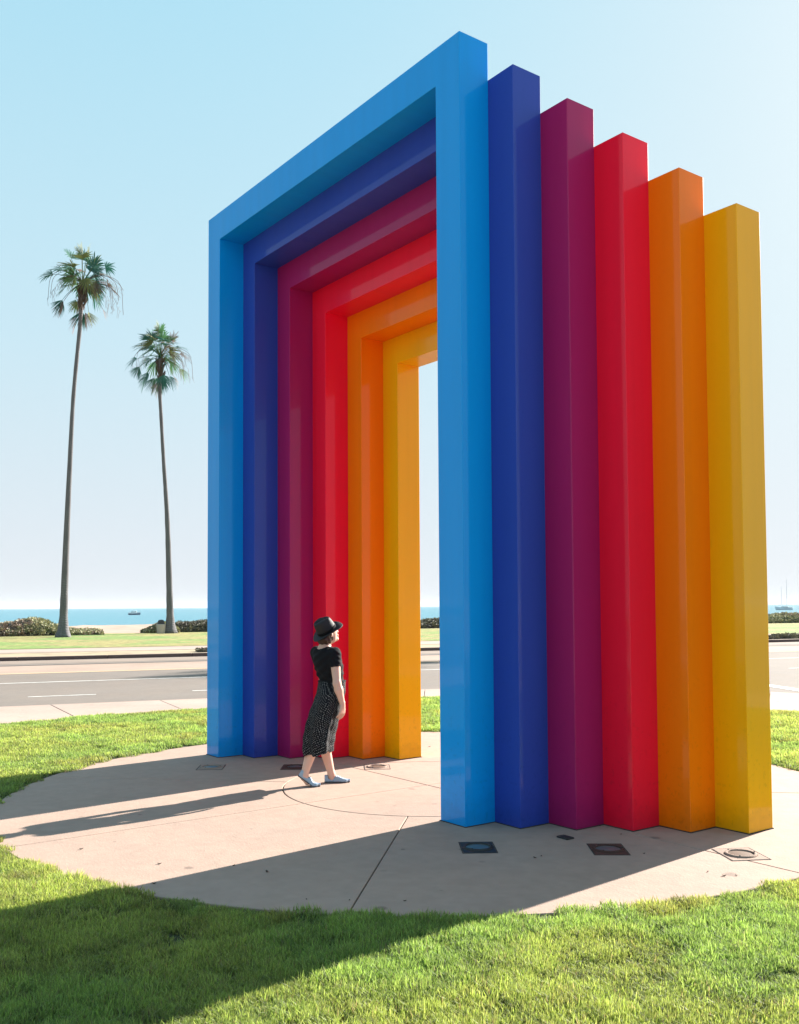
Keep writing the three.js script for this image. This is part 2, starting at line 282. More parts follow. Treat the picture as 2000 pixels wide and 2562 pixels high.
function lawn(name, label, clumps, test, x0, x1, z0, z1, perM2, smin, smax) {
  const group = new THREE.Group(); group.name = name; tag(group, label, 'grass'); group.userData.kind = 'stuff'; scene.add(group);
  const lists = clumps.map(() => []); const n = Math.round((x1 - x0) * (z1 - z0) * perM2);
  for (let i = 0; i < n; i++) { const x = rr(x0, x1), z = rr(z0, z1); const rad = Math.hypot(x - PC[0], z - PC[1]); if (rad < PR + 0.02 + 0.05 * R() || !test(x, z)) continue; lists[i % clumps.length].push([x, z]); }
  const m = new THREE.Matrix4(), q = new THREE.Quaternion(), up = V3(0, 1, 0), col = new THREE.Color();
  clumps.forEach((g, k) => {
    const L = lists[k], im = new THREE.InstancedMesh(g, M.grass, L.length); im.name = k ? 'grass_clump_' + String(k).padStart(3, '0') : 'grass_clump'; im.userData.kind = 'stuff'; im.castShadow = im.receiveShadow = true;
    L.forEach(([x, z], i) => {
      const f = nA(x * 0.11 + 0.3, z * 0.11 + 0.7), e = nC(x * 0.35, z * 0.35), s = mixf(smin, smax, R()) * (0.7 + 0.6 * e);
      q.setFromAxisAngle(up, R() * 6.283); m.compose(V3(x, -0.014, z), q, V3(s, s * (0.62 + 0.55 * f + 0.2 * R()) * (0.74 + 0.36 * smooth(0.28, 0.5, nS(x * 0.09 + 0.1, z * 0.09))), s)); im.setMatrixAt(i, m);
      const y = smooth(0.4, 0.65, nB(x * 0.13, z * 0.13)), d = 0.8 + 0.4 * R();
      const dryK = smooth(0.60, 0.74, nF(x * 0.045, z * 0.045)) * 0.6, dk = R() < 0.06 ? 0.6 : 1;
      im.setColorAt(i, col.setRGB(mixf(mixf(0.88, 1.12, y), 1.15, dryK) * d * dk, mixf(mixf(0.97, 1.02, y), 0.84, dryK) * d * dk, mixf(mixf(0.9, 0.95, y), 0.8, dryK) * d * dk));
    });
    group.add(im);
  });
  return group;
}
{
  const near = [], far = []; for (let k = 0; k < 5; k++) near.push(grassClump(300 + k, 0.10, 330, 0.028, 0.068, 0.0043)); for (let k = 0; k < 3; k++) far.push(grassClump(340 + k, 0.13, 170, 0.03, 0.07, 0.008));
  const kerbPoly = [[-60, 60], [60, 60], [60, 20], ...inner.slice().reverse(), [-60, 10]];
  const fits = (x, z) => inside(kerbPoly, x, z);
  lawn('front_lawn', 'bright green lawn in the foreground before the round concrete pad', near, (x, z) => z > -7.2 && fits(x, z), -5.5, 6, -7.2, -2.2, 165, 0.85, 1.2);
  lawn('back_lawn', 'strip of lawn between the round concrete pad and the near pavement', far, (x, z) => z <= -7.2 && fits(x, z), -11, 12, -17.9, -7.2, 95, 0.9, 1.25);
}

// ------------------------------------------------------------------ the gate: six nested portal frames of square section
const GP = { x: -2.23473, z: -11.0986, th: -0.93544, a: 0.303, t: 0.318, W: 4.5996, dW: 0.01128, du: 0.27816, dv: 0.30268, H: 6.26318, dH: 0.3035 };
{
  const gate = thing('rainbow_gate', [GP.x, 0, GP.z], 'tall walk-through gate of six stepped frames from blue to yellow on the round pad', 'sculpture');
  gate.rotation.y = GP.th;
  const rough = tex(512, (u, v) => { const s = 0.30 + 0.22 * nA(u, v) + 0.10 * nB(u, v); return [s, s, s]; }, false, [0.45, 0.18]);
  const wave = bumpWave.clone(); wave.repeat.set(0.9, 0.35); wave.needsUpdate = true;
  const wear = tex(1024, (u, v) => {                       // faded and rain-streaked paint, dust and scuffs at the foot; v runs over 6.4 m
    const y = v * 6.4, streak = nB(u * 3 % 1, v * 0.25) - 0.5, foot = smooth(0.30, 0.0, y + 0.22 * (nF(u, v * 4 % 1) - 0.5)), scuff = smooth(0.66, 0.76, nF(u * 2 % 1, v * 6 % 1)) * smooth(1.6, 0.2, y);
    const k = 0.955 + 0.07 * (nA(u, v) - 0.5) + 0.07 * streak - 0.16 * foot - 0.10 * scuff; return encC([k, k, k]); }, true, [0.5, 1 / 6.4]);
  const paints = [[0.0, 0.335, 0.88, 'light blue frame, tallest and nearest'], [0.028, 0.068, 0.42, 'dark blue frame, second tallest'], [0.37, 0.012, 0.12, 'plum purple frame'], [0.95, 0.008, 0.042, 'red frame'], [0.98, 0.21, 0.0, 'orange frame'], [0.98, 0.455, 0.0, 'yellow frame, shortest and last']];
  paints.forEach(([r, g, b, label], i) => {
    const o = GP.du * i, w = GP.W + GP.dW * i, h = GP.H - GP.dH * i, a = GP.a, t = GP.t, bev = 0.005;
    const s = new THREE.Shape([[o, 0], [o + a, 0], [o + a, h - t], [o + w - a, h - t], [o + w - a, 0], [o + w, 0], [o + w, h], [o, h]].map(([x, y]) => new THREE.Vector2(x, y)));
    const depth = GP.dv + 0.003;
    const geo = new THREE.ExtrudeGeometry(s, { depth: depth - 2 * bev, bevelEnabled: true, bevelSize: bev, bevelOffset: -bev, bevelThickness: bev, bevelSegments: 3 });
    geo.translate(0, 0, bev - GP.dv * (i + 1) - 0.003 + (0));
    const mat = new THREE.MeshPhysicalMaterial({ name: label.split(' frame')[0] + ' gloss paint', color: rgb(r, g, b), map: wear, roughnessMap: rough, roughness: 1, bumpMap: wave, bumpScale: 0.007, clearcoat: 0.42, clearcoatRoughness: 0.06, specularIntensity: 0.15 });
    part(gate, 'frame', boxUV(geo), mat, label);
    for (const u of [o + a / 2, o + w - a / 2]) { const b = new THREE.BoxGeometry(a + 0.014, 0.007 + 0.0006 * i, GP.dv + 0.012); const q = part(gate, 'sealant_joint', b, M.joint); q.position.set(u, 0.002, -GP.dv * (i + 0.5)); }
  });
}

// ------------------------------------------------------------------ lights set in the pad, cover plate, leaves
M.iron = new THREE.MeshStandardMaterial({ name: 'cast iron', color: rgb(0.05, 0.05, 0.05), roughness: 0.6, metalness: 0.6, bumpMap: bumpPad, bumpScale: 0.002 });
M.rust = new THREE.MeshStandardMaterial({ name: 'rusted iron', color: rgb(0.085, 0.035, 0.025), roughness: 0.8, metalness: 0.2, bumpMap: bumpPad, bumpScale: 0.003 });
M.collar = new THREE.MeshStandardMaterial({ name: 'cement collar', map: padMap, color: rgb(0.95, 0.96, 0.96), bumpMap: bumpPad, bumpScale: 0.003, roughness: 0.92 });
M.lens = new THREE.MeshPhysicalMaterial({ name: 'well light lens', color: rgb(0.09, 0.12, 0.12), roughness: 0.32, specularIntensity: 0.6 });
M.dustyLens = new THREE.MeshStandardMaterial({ name: 'dusty well light lens', color: rgb(0.30, 0.235, 0.18), roughness: 0.6, map: walkMap });
function wellLight(x, z, turn, plateMat, ringMat, sx, sz, label, lensMat = M.lens) {
  const t = thing('ground_light', [x, 0, z], label, 'ground light', 'lights set into the pad along the gate legs'); t.rotation.y = turn;
  const s = new THREE.Shape([[-sx, -sz], [sx, -sz], [sx, sz], [-sx, sz]].map((p) => new THREE.Vector2(...p))); const h = new THREE.Path(); h.absarc(0, 0, 0.108, 0, 6.2832, true); s.holes.push(h);
  const pg = new THREE.ExtrudeGeometry(s, { depth: 0.004, bevelEnabled: true, bevelSize: 0.002, bevelOffset: -0.002, bevelThickness: 0.002, bevelSegments: 1, curveSegments: 32 }); pg.rotateX(-Math.PI / 2); pg.translate(0, -0.003, 0);
  part(t, 'cover_plate', boxUV(pg), plateMat);
  const fr = []; for (const [w, d, px, pz] of [[2 * sx + 0.014, 0.005, 0, sz + 0.0045], [2 * sx + 0.014, 0.005, 0, -sz - 0.0045], [0.005, 2 * sz + 0.003, sx + 0.0045, 0], [0.005, 2 * sz + 0.003, -sx - 0.0045, 0]]) { const b = new THREE.BoxGeometry(w, 0.004, d); b.translate(px, 0.0005, pz); fr.push(b); }
  part(t, 'edge_gap', mergeGeometries(fr), M.joint);
  const prof = [[0.086, 0.0], [0.086, 0.010], [0.092, 0.014], [0.104, 0.012], [0.107, 0.004], [0.107, 0.0]].map((p) => new THREE.Vector2(...p));
  part(t, 'ring', new THREE.LatheGeometry(prof, 40), ringMat);
  part(t, 'lens', new THREE.LatheGeometry([[0.0001, 0.0085], [0.05, 0.0075], [0.0855, 0.004]].map((p) => new THREE.Vector2(...p)), 36), lensMat);
  for (let k = 0; k < 3; k++) { const b = new THREE.CylinderGeometry(0.005, 0.005, 0.006, 6); const m = part(t, 'bolt', b, M.iron); m.position.set(0.097 * Math.cos(k * 2.094), 0.015, 0.097 * Math.sin(k * 2.094)); }
  return t;
}
wellLight(0.54, -6.79, 0.03, M.iron, M.iron, 0.116, 0.15, 'dark grey ground light in the shade, in front of the light blue leg');
wellLight(1.44, -6.72, -0.02, M.rust, M.rust, 0.116, 0.15, 'rusty brown ground light in the shade, in front of the red leg');
wellLight(2.31, -6.57, 0.12, M.collar, M.collar, 0.13, 0.15, 'pale sunlit ground light in front of the yellow leg at the right', M.dustyLens);
wellLight(-2.01, -10.21, 0.05, M.collar, M.collar, 0.13, 0.15, 'ground light with glossy lens in the shade before the far light blue leg');
wellLight(-1.12, -10.2, 0.0, M.rust, M.rust, 0.13, 0.16, 'dark brown square ground light in the shade behind the walking person');
wellLight(-0.25, -10.18, 0.06, M.collar, M.collar, 0.13, 0.15, 'pale sunlit ground light before the far orange leg', M.dustyLens);
{
  const t = mesh('cover_plate', new RoundedBoxGeometry(0.075, 0.012, 0.11, 2, 0.004), M.iron); t.position.set(1.2, 0.006, -7.05); t.rotation.y = 0.6; tag(t, 'small dark metal plate on the pad between the purple and red legs', 'plate');
  const leafG = () => { const g = new THREE.SphereGeometry(0.02, 8, 5); g.scale(1, 0.18, 0.5); const p = g.attributes.position; for (let i = 0; i < p.count; i++) p.setY(i, p.getY(i) + 0.006 * Math.abs(p.getX(i)) / 0.02 + 0.004); g.computeVertexNormals(); return g; };
  M.leaf = new THREE.MeshStandardMaterial({ name: 'dry leaf', color: rgb(0.05, 0.034, 0.022), roughness: 0.9 });
  const spots = [[-1.6, -6.4, 0], [-1.1, -6.35, 1], [-1.52, -5.95, 0], [-0.86, -6.2, 2], [0.95, -6.55, 1], [0.9, -6.5, 2.2], [1.66, -6.6, 0.4], [1.95, -6.15, 1], [2.02, -6.05, 0], [2.1, -6.06, 2], [1.63, -7.15, 1.2], [-2.25, -6.8, 0.5], [0.35, -11.6, 0.3], [-0.3, -5.6, 1.4], [0.02, -5.58, 0.2], [-0.55, -5.62, 2]];
  spots.forEach(([x, z, a]) => { const m = mesh('fallen_leaf', leafG(), M.leaf); m.position.set(x, 0.001, z); m.rotation.y = a; const s = rr(0.4, 0.85); m.scale.set(s, s, s); tag(m, 'tiny dark dry leaf lying on the concrete pad', 'leaf', 'dry leaves scattered on the pad'); });
}

// ------------------------------------------------------------------ palms
M.trunk = new THREE.MeshStandardMaterial({ name: 'palm bark', map: tex(256, (u, v) => { const ring = 0.9 + 0.14 * Math.abs(Math.sin(v * Math.PI * 14 + 9 * nC(u, v))), k = ring * (0.7 + 0.6 * nB(u, v)); return encC([0.125 * k, 0.122 * k, 0.132 * k]); }, true, [3, 0.5]), bumpMap: tex(256, (u, v) => { const s = 0.5 + 0.4 * Math.sin(v * Math.PI * 28 + 9 * nC(u, v)) * nB(u, v); return [s, s, s]; }, false, [3, 0.5]), bumpScale: 0.03, roughness: 0.95 });
const frondMat = (c, n) => new THREE.MeshPhysicalMaterial({ name: n, color: rgb(...c), roughness: 0.8, specularIntensity: 0.3, transmission: 0.35, thickness: 0, side: THREE.DoubleSide });
const FM = { d: frondMat([0.028, 0.125, 0.095], 'dark green frond'), g: frondMat([0.075, 0.19, 0.075], 'green frond'), o: frondMat([0.14, 0.165, 0.055], 'olive frond'), y: frondMat([0.17, 0.18, 0.05], 'yellow green frond'), t: frondMat([0.19, 0.13, 0.08], 'tan dry frond'), b: frondMat([0.12, 0.085, 0.07], 'brown dead frond'), p: frondMat([0.20, 0.11, 0.095], 'reddish dead frond') };
function frondGeometry(T, size, hang, r) {
  const out = T.clone().setY(0); if (out.lengthSq() < 1e-3) out.set(r() - 0.5, 0, r() - 0.5); out.normalize();
  const axis = hang ? V3(0, -1, 0).addScaledVector(out, 0.28) : T.clone().normalize().multiplyScalar(0.85).add(V3(0, T.y > 1.2 ? 0.2 : -0.38, 0)); axis.normalize();
  const base = T.clone().addScaledVector(axis, -size * 0.42);
  const ctrl = hang ? V3(base.x * 0.55, Math.min(-0.1, base.y * 0.25), base.z * 0.55) : base.clone().multiplyScalar(0.5).add(V3(0, 0.18 * base.length() * (T.y < 1 ? 1 : 0), 0));
  const pts = []; for (let i = 0; i <= 7; i++) { const t = i / 7; pts.push(V3(0, 0, 0).multiplyScalar((1 - t) ** 2).addScaledVector(ctrl, 2 * t * (1 - t)).addScaledVector(base, t * t)); }
  const geos = [tubeAlong(pts, pts.map((_, i) => 0.026 - 0.0022 * i), 5, false)];
  let side = axis.clone().cross(V3(0, 1, 0)); if (side.lengthSq() < 0.02) side = axis.clone().cross(out.clone().cross(V3(0, 1, 0)).add(V3(0.1, 0, 0))); side.normalize();
  side.applyAxisAngle(axis, (r() - 0.5) * 1.6); const nor = side.clone().cross(axis).normalize();
  const P = [], I = [], U = [], n = 17, spread = hang ? 0.95 : 1.55;
  for (let k = 0; k < n; k++) {
    const f = (k + 0.5) / n * 2 - 1, a = f * spread + (r() - .5) * 0.09, len = size * (1.06 - 0.34 * f * f) * (0.85 + 0.3 * r()), fold = 0.35 * Math.abs(f), half = spread / n * 1.25;
    const dirA = (q) => axis.clone().multiplyScalar(Math.cos(q)).addScaledVector(side, Math.sin(q)).addScaledVector(nor, fold).normalize();
    const droop = (0.12 + 0.35 * r()) * (hang ? 0.15 : 1), n0 = P.length / 3;
    const ts = [0.02, 0.3, 0.55, 0.78, 1]; ts.forEach((t, j) => {
      const drop = V3(0, -1, 0).multiplyScalar(len * droop * Math.max(0, t - 0.35) ** 2 * 2.0), w = t < 0.45 ? half : half * (1 - (t - 0.45) / 0.55) * 0.85;
      const A = base.clone().addScaledVector(dirA(a - w), len * t).add(drop), B = base.clone().addScaledVector(dirA(a + w), len * t).add(drop);
      P.push(A.x, A.y, A.z, B.x, B.y, B.z); U.push(0, t, 1, t); if (j) { const q = n0 + 2 * (j - 1); I.push(q, q + 1, q + 2, q + 1, q + 3, q + 2); }
    });
  }
  const g = new THREE.BufferGeometry(); g.setAttribute('position', new THREE.Float32BufferAttribute(P, 3)); g.setAttribute('uv', new THREE.Float32BufferAttribute(U, 2)); g.setIndex(I); g.computeVertexNormals(); geos.push(g);
  return mergeGeometries(geos);
}
function palm(label, base, trunkPts, hubY, hubX, spec, seed, extra) {
  const t = thing('palm_tree', base, label, 'palm tree'); const r = rng(seed);
  const pts = trunkPts.map(([x, y]) => V3(x, y, 0)); const curve = new THREE.CatmullRomCurve3(pts); const cp = curve.getPoints(60);
  const top = cp[60].y; const rad = cp.map((p) => { const f = clamp(p.y / top, 0, 1), y = p.y; let q = mixf(0.2, 0.115, smooth(0, 0.75, f)); q += 0.19 * Math.exp(-y / 0.55) + 0.04 * Math.exp(-y / 2.6); return q * (1 + 0.03 * Math.sin(y * 9) + 0.03 * Math.sin(y * 3.7)); });
  const tg = tubeAlong(cp, rad, 18); const p = tg.attributes.position; for (let i = 0; i < p.count; i++) { const y = p.getY(i); if (y < 1) { const a = Math.atan2(p.getZ(i), p.getX(i)), k = 1 + 0.12 * Math.sin(a * 5 + seed) * Math.exp(-y / 0.3); p.setX(i, p.getX(i) * k); p.setZ(i, p.getZ(i) * k); } } tg.computeVertexNormals();
  part(t, 'trunk', tg, M.trunk);
  // old leaf bases below the crown
  const boots = []; for (let k = 0; k < 60; k++) { const a = r() * 6.283, y = hubY - 0.15 - 1.25 * r(), o = 0.12; const d = V3(Math.cos(a), 0, Math.sin(a)); boots.push(tubeAlong([V3(hubX + d.x * o * .6, y - 0.2, d.z * o * .6), V3(hubX + d.x * (o + .07), y, d.z * (o + .07)), V3(hubX + d.x * (o + 0.13 + .12 * r()), y + 0.28, d.z * (o + 0.13 + .12 * r()))], [0.05, 0.04, 0.015], 5, false)); }
  part(t, 'leaf_bases', mergeGeometries(boots), FM.b);
  const add = (x, y, z, m, hang, size) => { const g = frondGeometry(V3(x, y, z), size * (hang ? 1.55 : 1.35), hang, r); g.translate(hubX, hubY, 0); part(t, 'frond', g, FM[m]); };
  for (const [x, y, m, hang, size, z] of spec) { const reach = 2.0, zz = z ?? (r() - 0.5) * 1.6 * Math.sqrt(Math.max(0.1, 1 - Math.min(0.9, (x * x + y * y) / (reach * reach * 1.3)))); add(x, y, zz, m, hang, size ?? 0.62); }
  for (let k = 0; k < extra; k++) { const a = (k + r()) / extra * 6.283, e = -0.5 + 1.5 * r(), q = 1.25 + 0.45 * r(); add(Math.cos(a) * q * 0.55, Math.sin(e) * 1.3 + 0.15, Math.sin(a) * q, 'dgdgodgd'[Math.floor(r() * 8)], e < -0.25, 0.6 + 0.12 * r()); }
  const stalks = (n, sgn) => { for (let k = 0; k < n; k++) { const a = (r() - 0.5) * 2.2, q = 1.6 + 0.7 * r(), dx = sgn * Math.cos(a) * q, dz = Math.sin(a) * q, dy = -0.2 - 1.6 * r(); const gs = [tubeAlong(new THREE.CatmullRomCurve3([V3(0, 0.1, 0), V3(dx * 0.5, 0.65 - 0.2 * r(), dz * 0.5), V3(dx * 0.9, 0.15, dz * 0.9), V3(dx * 1.02, dy, dz)]).getPoints(14), 0.012, 4, false)]; for (let j = 0; j < 9; j++) { const f = 0.55 + 0.45 * j / 9; const P0 = V3(dx * mixf(.5, 1.02, (f - .5) * 2), mixf(0.65, dy, (f - .5) * 2), dz * f); gs.push(tubeAlong([P0, P0.clone().add(V3((r() - .5) * .3, -0.15, (r() - .5) * .3)), P0.clone().add(V3((r() - .5) * .4, -0.35 - .3 * r(), (r() - .5) * .4))], 0.008, 3, false)); } const g = mergeGeometries(gs); g.translate(hubX, hubY, 0); part(t, 'flower_stalk', g, FM.b); } };
  stalks(5, 1); stalks(2, -1);
  return t;
}
const spec1 = [[-.84, 1.88, 'd'], [0, 2.0, 'y'], [.5, 2.1, 'o'], [.65, 1.5, 'o'], [.3, 1.6, 'g'], [.45, 1.07, 'd'], [-1.6, .94, 'd'], [-1.1, .97, 't'], [-1.95, .36, 'd'], [-1.2, -.26, 'd'], [-.5, 1.0, 'p'], [-.8, .2, 'b'], [1.5, 1.07, 'd', 0, .5], [1.2, .68, 't'], [1.3, .2, 'd', 0, .7], [.65, -.06, 'd'], [1.46, -.16, 'b'], [1.8, -.4, 'b'], [.6, -.36, 'o'], [1.0, -.5, 'b', 1], [-1.17, -1.5, 'b', 1, .65], [-1.25, -1.35, 'd', 1, .6], [-.58, -1.15, 'g', 1, .55], [-.3, -1.3, 'y', 1, .5], [-.1, -2.05, 'd', 1, .7], [-.45, -2.3, 'p', 1, .7], [.1, -2.0, 'b', 1, .6], [.5, -2.05, 'o', 1, .55], [1, -1.43, 'g', 1, .4], [1.2, -1.7, 'b', 1, .4]];
const spec2 = [[-.1, 2.0, 'y'], [.05, 1.9, 'g'], [.12, 1.5, 'g'], [-.7, 1.6, 'd'], [-.75, 1.2, 'd', 0, .75], [-.35, 1.4, 'b'], [.86, 1.4, 'b'], [.34, 1.15, 'p'], [.4, .8, 't'], [-1.25, .8, 'd', 0, .8], [-1.5, .8, 'd'], [-1, .1, 'g'], [-1, -.2, 'd'], [-1.75, -.4, 'd'], [-1.45, -1.05, 'd', 1, .6], [1.03, .5, 'o', 0, .7], [1.4, .6, 'd'], [.9, .2, 'o'], [1.5, .1, 'b'], [1.4, -1.05, 'g', 1, .6], [1.35, -1.15, 'o', 1, .5], [.9, -1.6, 't', 1, .6], [.63, -1.6, 'd', 1, .65], [-1.0, -1.75, 'd', 1, .7], [-.8, -1.5, 'd', 1, .65], [-.55, -1.75, 'd', 1, .7], [-.17, -1.75, 'g', 1, .75], [.06, -1.65, 'd', 1, .75], [.34, -1.7, 'd', 1, .7], [-.25, -2.0, 'b', 1, .7]];
palm('taller left palm tree with bent slim trunk, beyond the road', [-19.36, 0, -55], [[0, -0.05], [0.03, 1.6], [0.14, 5.5], [0.29, 9.74], [0.46, 13.77], [0.66, 16.33], [0.8, 17.9], [0.93, 20.4]], 20.6, 0.94, spec1, 5, 20);
palm('shorter palm tree right beside the rubbish bin, beyond the road', [-14.86, 0, -62], [[0, -0.05], [-0.09, 3.08], [-0.26, 7.66], [-0.51, 11.33], [-0.70, 14.43], [-0.78, 15.8], [-0.74, 18.0]], 18.1, -0.74, spec2, 9, 18);
palm('palm tree out of view to the right whose crown shadow falls on the road', [37.5, 0, -64.4], [[0, -0.05], [0.1, 6], [0.3, 13], [0.5, 22], [0.6, 25.2]], 25.4, 0.6, spec1, 15, 10);

// ------------------------------------------------------------------ rubbish bin, rocks, shrubs
{
  const t = thing('rubbish_bin', [-15.38, 0, -61.6], 'round concrete rubbish bin with dark domed lid beside the palm trunk', 'rubbish bin');
  const body = [[0.001, 0], [0.24, 0], [0.26, 0.02], [0.29, 0.52], [0.30, 0.58], [0.28, 0.62], [0.25, 0.62], [0.25, 0.55], [0.001, 0.55]].map((p) => new THREE.Vector2(...p));
  part(t, 'body', new THREE.LatheGeometry(body, 28), new THREE.MeshStandardMaterial({ name: 'pebbled concrete', color: rgb(0.42, 0.37, 0.33), roughness: 0.95, bumpMap: bumpPad, bumpScale: 0.01 }));
  const lid = part(t, 'lid', new THREE.LatheGeometry([[0.26, 0.60], [0.262, 0.63], [0.21, 0.66], [0.20, 0.80], [0.17, 0.86], [0.08, 0.90], [0.001, 0.905]].map((p) => new THREE.Vector2(...p)), 24), new THREE.MeshStandardMaterial({ name: 'dark plastic', color: rgb(0.03, 0.03, 0.035), roughness: 0.5 }));
  const flap = part(t, 'flap', new RoundedBoxGeometry(0.2, 0.12, 0.02, 2, 0.006), lid.material); flap.position.set(0.05, 0.74, 0.205);
}
const leafSprig = (seed, n, L) => { const r = rng(seed), P = [], I = []; for (let k = 0; k < n; k++) { const d = V3(r() - .5, r() * 0.9 - 0.1, r() - .5).normalize(), s = V3(r() - .5, r() - .5, r() - .5).cross(d).normalize(), o = V3(r() - .5, r() - .5, r() - .5).multiplyScalar(L * 1.6), l = L * (0.6 + 0.8 * r()), w = l * 0.28, q = P.length / 3; for (const [f, e] of [[0, 0], [0.45, 1], [0.45, -1], [1, 0]]) P.push(o.x + d.x * l * f + s.x * w * e, o.y + d.y * l * f + s.y * w * e - 0.25 * l * f * f, o.z + d.z * l * f + s.z * w * e); I.push(q, q + 1, q + 2, q + 1, q + 3, q + 2); } const g = new THREE.BufferGeometry(); g.setAttribute('position', new THREE.Float32BufferAttribute(P, 3)); g.setIndex(I); g.computeVertexNormals(); return g; };
M.shrubLeaf = new THREE.MeshPhysicalMaterial({ name: 'coastal shrub leaves', color: 0xffffff, roughness: 0.7, transmission: 0.3, thickness: 0, side: THREE.DoubleSide });
M.twig = new THREE.MeshStandardMaterial({ name: 'shrub branches', color: rgb(0.05, 0.042, 0.03), roughness: 1 });
const sprigs = [leafSprig(61, 26, 0.11), leafSprig(62, 26, 0.13)], sprigsSmall = [leafSprig(63, 22, 0.06)];
function shrubBank(label, name, e0, e1, profile, depth, tones, n, small) {      // profile(e) -> [d of front foot, height]
  const t = thing(name, [...(() => { const [x, z] = at(profile((e0 + e1) / 2)[0], (e0 + e1) / 2); return [x, 0, z]; })()], label, 'shrub');
  const org = t.position, r = rng(Math.floor(e0 * 10) + 1000);
  // woody core
  const P = [], I = [], ne = Math.max(6, Math.round((e1 - e0) / 0.6)); for (let i = 0; i <= ne; i++) { const e = mixf(e0, e1, i / ne), [d, h] = profile(e); for (let k = 0; k <= 8; k++) { const a = k / 8 * Math.PI, [x, z] = at(d + depth / 2 - Math.cos(a) * depth / 2 * 0.82, e); P.push(x - org.x, Math.sin(a) * h * 0.72 * (0.85 + 0.3 * r()) - 0.03, z - org.z); } }
  for (let i = 0; i < ne; i++) for (let k = 0; k < 8; k++) { const q = i * 9 + k; I.push(q, q + 1, q + 9, q + 1, q + 10, q + 9); }
  const g = new THREE.BufferGeometry(); g.setAttribute('position', new THREE.Float32BufferAttribute(P, 3)); g.setIndex(I); g.computeVertexNormals(); part(t, 'branches', g, M.twig);
  const list = small ? sprigsSmall : sprigs, m = new THREE.Matrix4(), q = new THREE.Quaternion(), eu = new THREE.Euler(), c = new THREE.Color();
  list.forEach((sg, v) => { const im = new THREE.InstancedMesh(sg, M.shrubLeaf, n); im.name = v ? 'foliage_001' : 'foliage'; im.userData.kind = 'stuff'; im.castShadow = im.receiveShadow = true;
    for (let i = 0; i < n; i++) { const e = mixf(e0, e1, r()), [d, h0] = profile(e), lump = 0.75 + 0.5 * nA(e * 0.07 + 0.2, r() * 0.15 + e * .02), h = h0 * lump, a = Math.acos(1 - 2 * r()), s = 0.85 + 0.3 * r(), [x, z] = at(d + depth / 2 - Math.cos(a) * depth / 2, e); const y = Math.sin(a) * h * (0.7 + 0.3 * r());
      eu.set((r() - .5) * 1.2, r() * 6.28, (r() - .5) * 1.2); q.setFromEuler(eu); m.compose(V3(x - org.x, Math.max(0.03, y), z - org.z), q, V3(s, s, s)); im.setMatrixAt(i, m);
      const tn = tones[Math.min(tones.length - 1, Math.floor(nB(e * 0.05 + v * 0.3, a * 0.12) * 1.6 * tones.length * 0.62 + r() * 0.9))], k = 0.7 + 0.6 * r(); im.setColorAt(i, c.setRGB(tn[0] * k, tn[1] * k, tn[2] * k)); }
    t.add(im); });
  return t;
}
const TG = [[0.09, 0.12, 0.05], [0.19, 0.21, 0.09], [0.34, 0.32, 0.16], [0.27, 0.19, 0.13], [0.12, 0.12, 0.09]], TD = [[0.06, 0.075, 0.04], [0.10, 0.085, 0.06], [0.16, 0.15, 0.08]], TY = [[0.20, 0.24, 0.09], [0.28, 0.30, 0.12], [0.22, 0.18, 0.10]];
{ // e = along-street coordinate of a point at pixel column; see at()
  const bump = (a, b, h, fl = 0.25) => (e) => h * smooth(a, a + (b - a) * fl, e) * (1 - smooth(b - (b - a) * fl, b, e));
  shrubBank('long low hedge of coastal shrubs behind the taller palm at the left', 'coastal_shrub', -14, 4.9, (e) => [60.4 + 0.12 * (e + 10), (mixf(0.74, 0.12, smooth(0.8, 4.8, e)) + 0.13 * Math.sin(e * 1.7) + 0.07 * Math.sin(e * 0.7 + 1)) * smooth(-14.4, -13, e) + 0.06], 4.0, TG, 2600);
  shrubBank('small green bush just left of the concrete rubbish bin', 'coastal_shrub', 7.7, 9.9, (e) => [64.2, bump(7.5, 10.4, 0.62, 0.6)(e) + 0.1], 1.6, TY, 420);
  shrubBank('dark dry shrub bank between the shorter palm and the gate', 'coastal_shrub', 10.2, 22, (e) => [65.2, 0.74 + 0.2 * Math.sin(e)], 3.4, TD, 1800);
  shrubBank('brown dune shrubs seen through the gate opening', 'coastal_shrub', 22.5, 44, (e) => [66.0, 0.52 + 0.14 * Math.sin(e * 1.3)], 3.2, TD, 2200);
  shrubBank('grey green shrub bank at the right edge beyond the gate', 'coastal_shrub', 45, 75, (e) => [65.5, 0.66 + 0.16 * Math.sin(e * 0.8)], 4.0, TG, 3000);
  shrubBank('low dark ground cover plants on the far kerb strip left of the gate', 'ground_cover_plant', 6.4, 12, (e) => [36.5, 0.06 + 0.14 * smooth(6.4, 9, e)], 0.9, TD, 900, true);
  shrubBank('low dark ground cover plants on the far kerb strip right of the gate', 'ground_cover_plant', 27, 40, (e) => [36.4, 0.17 + 0.05 * Math.sin(e * 2)], 0.9, TD, 1300, true);
}
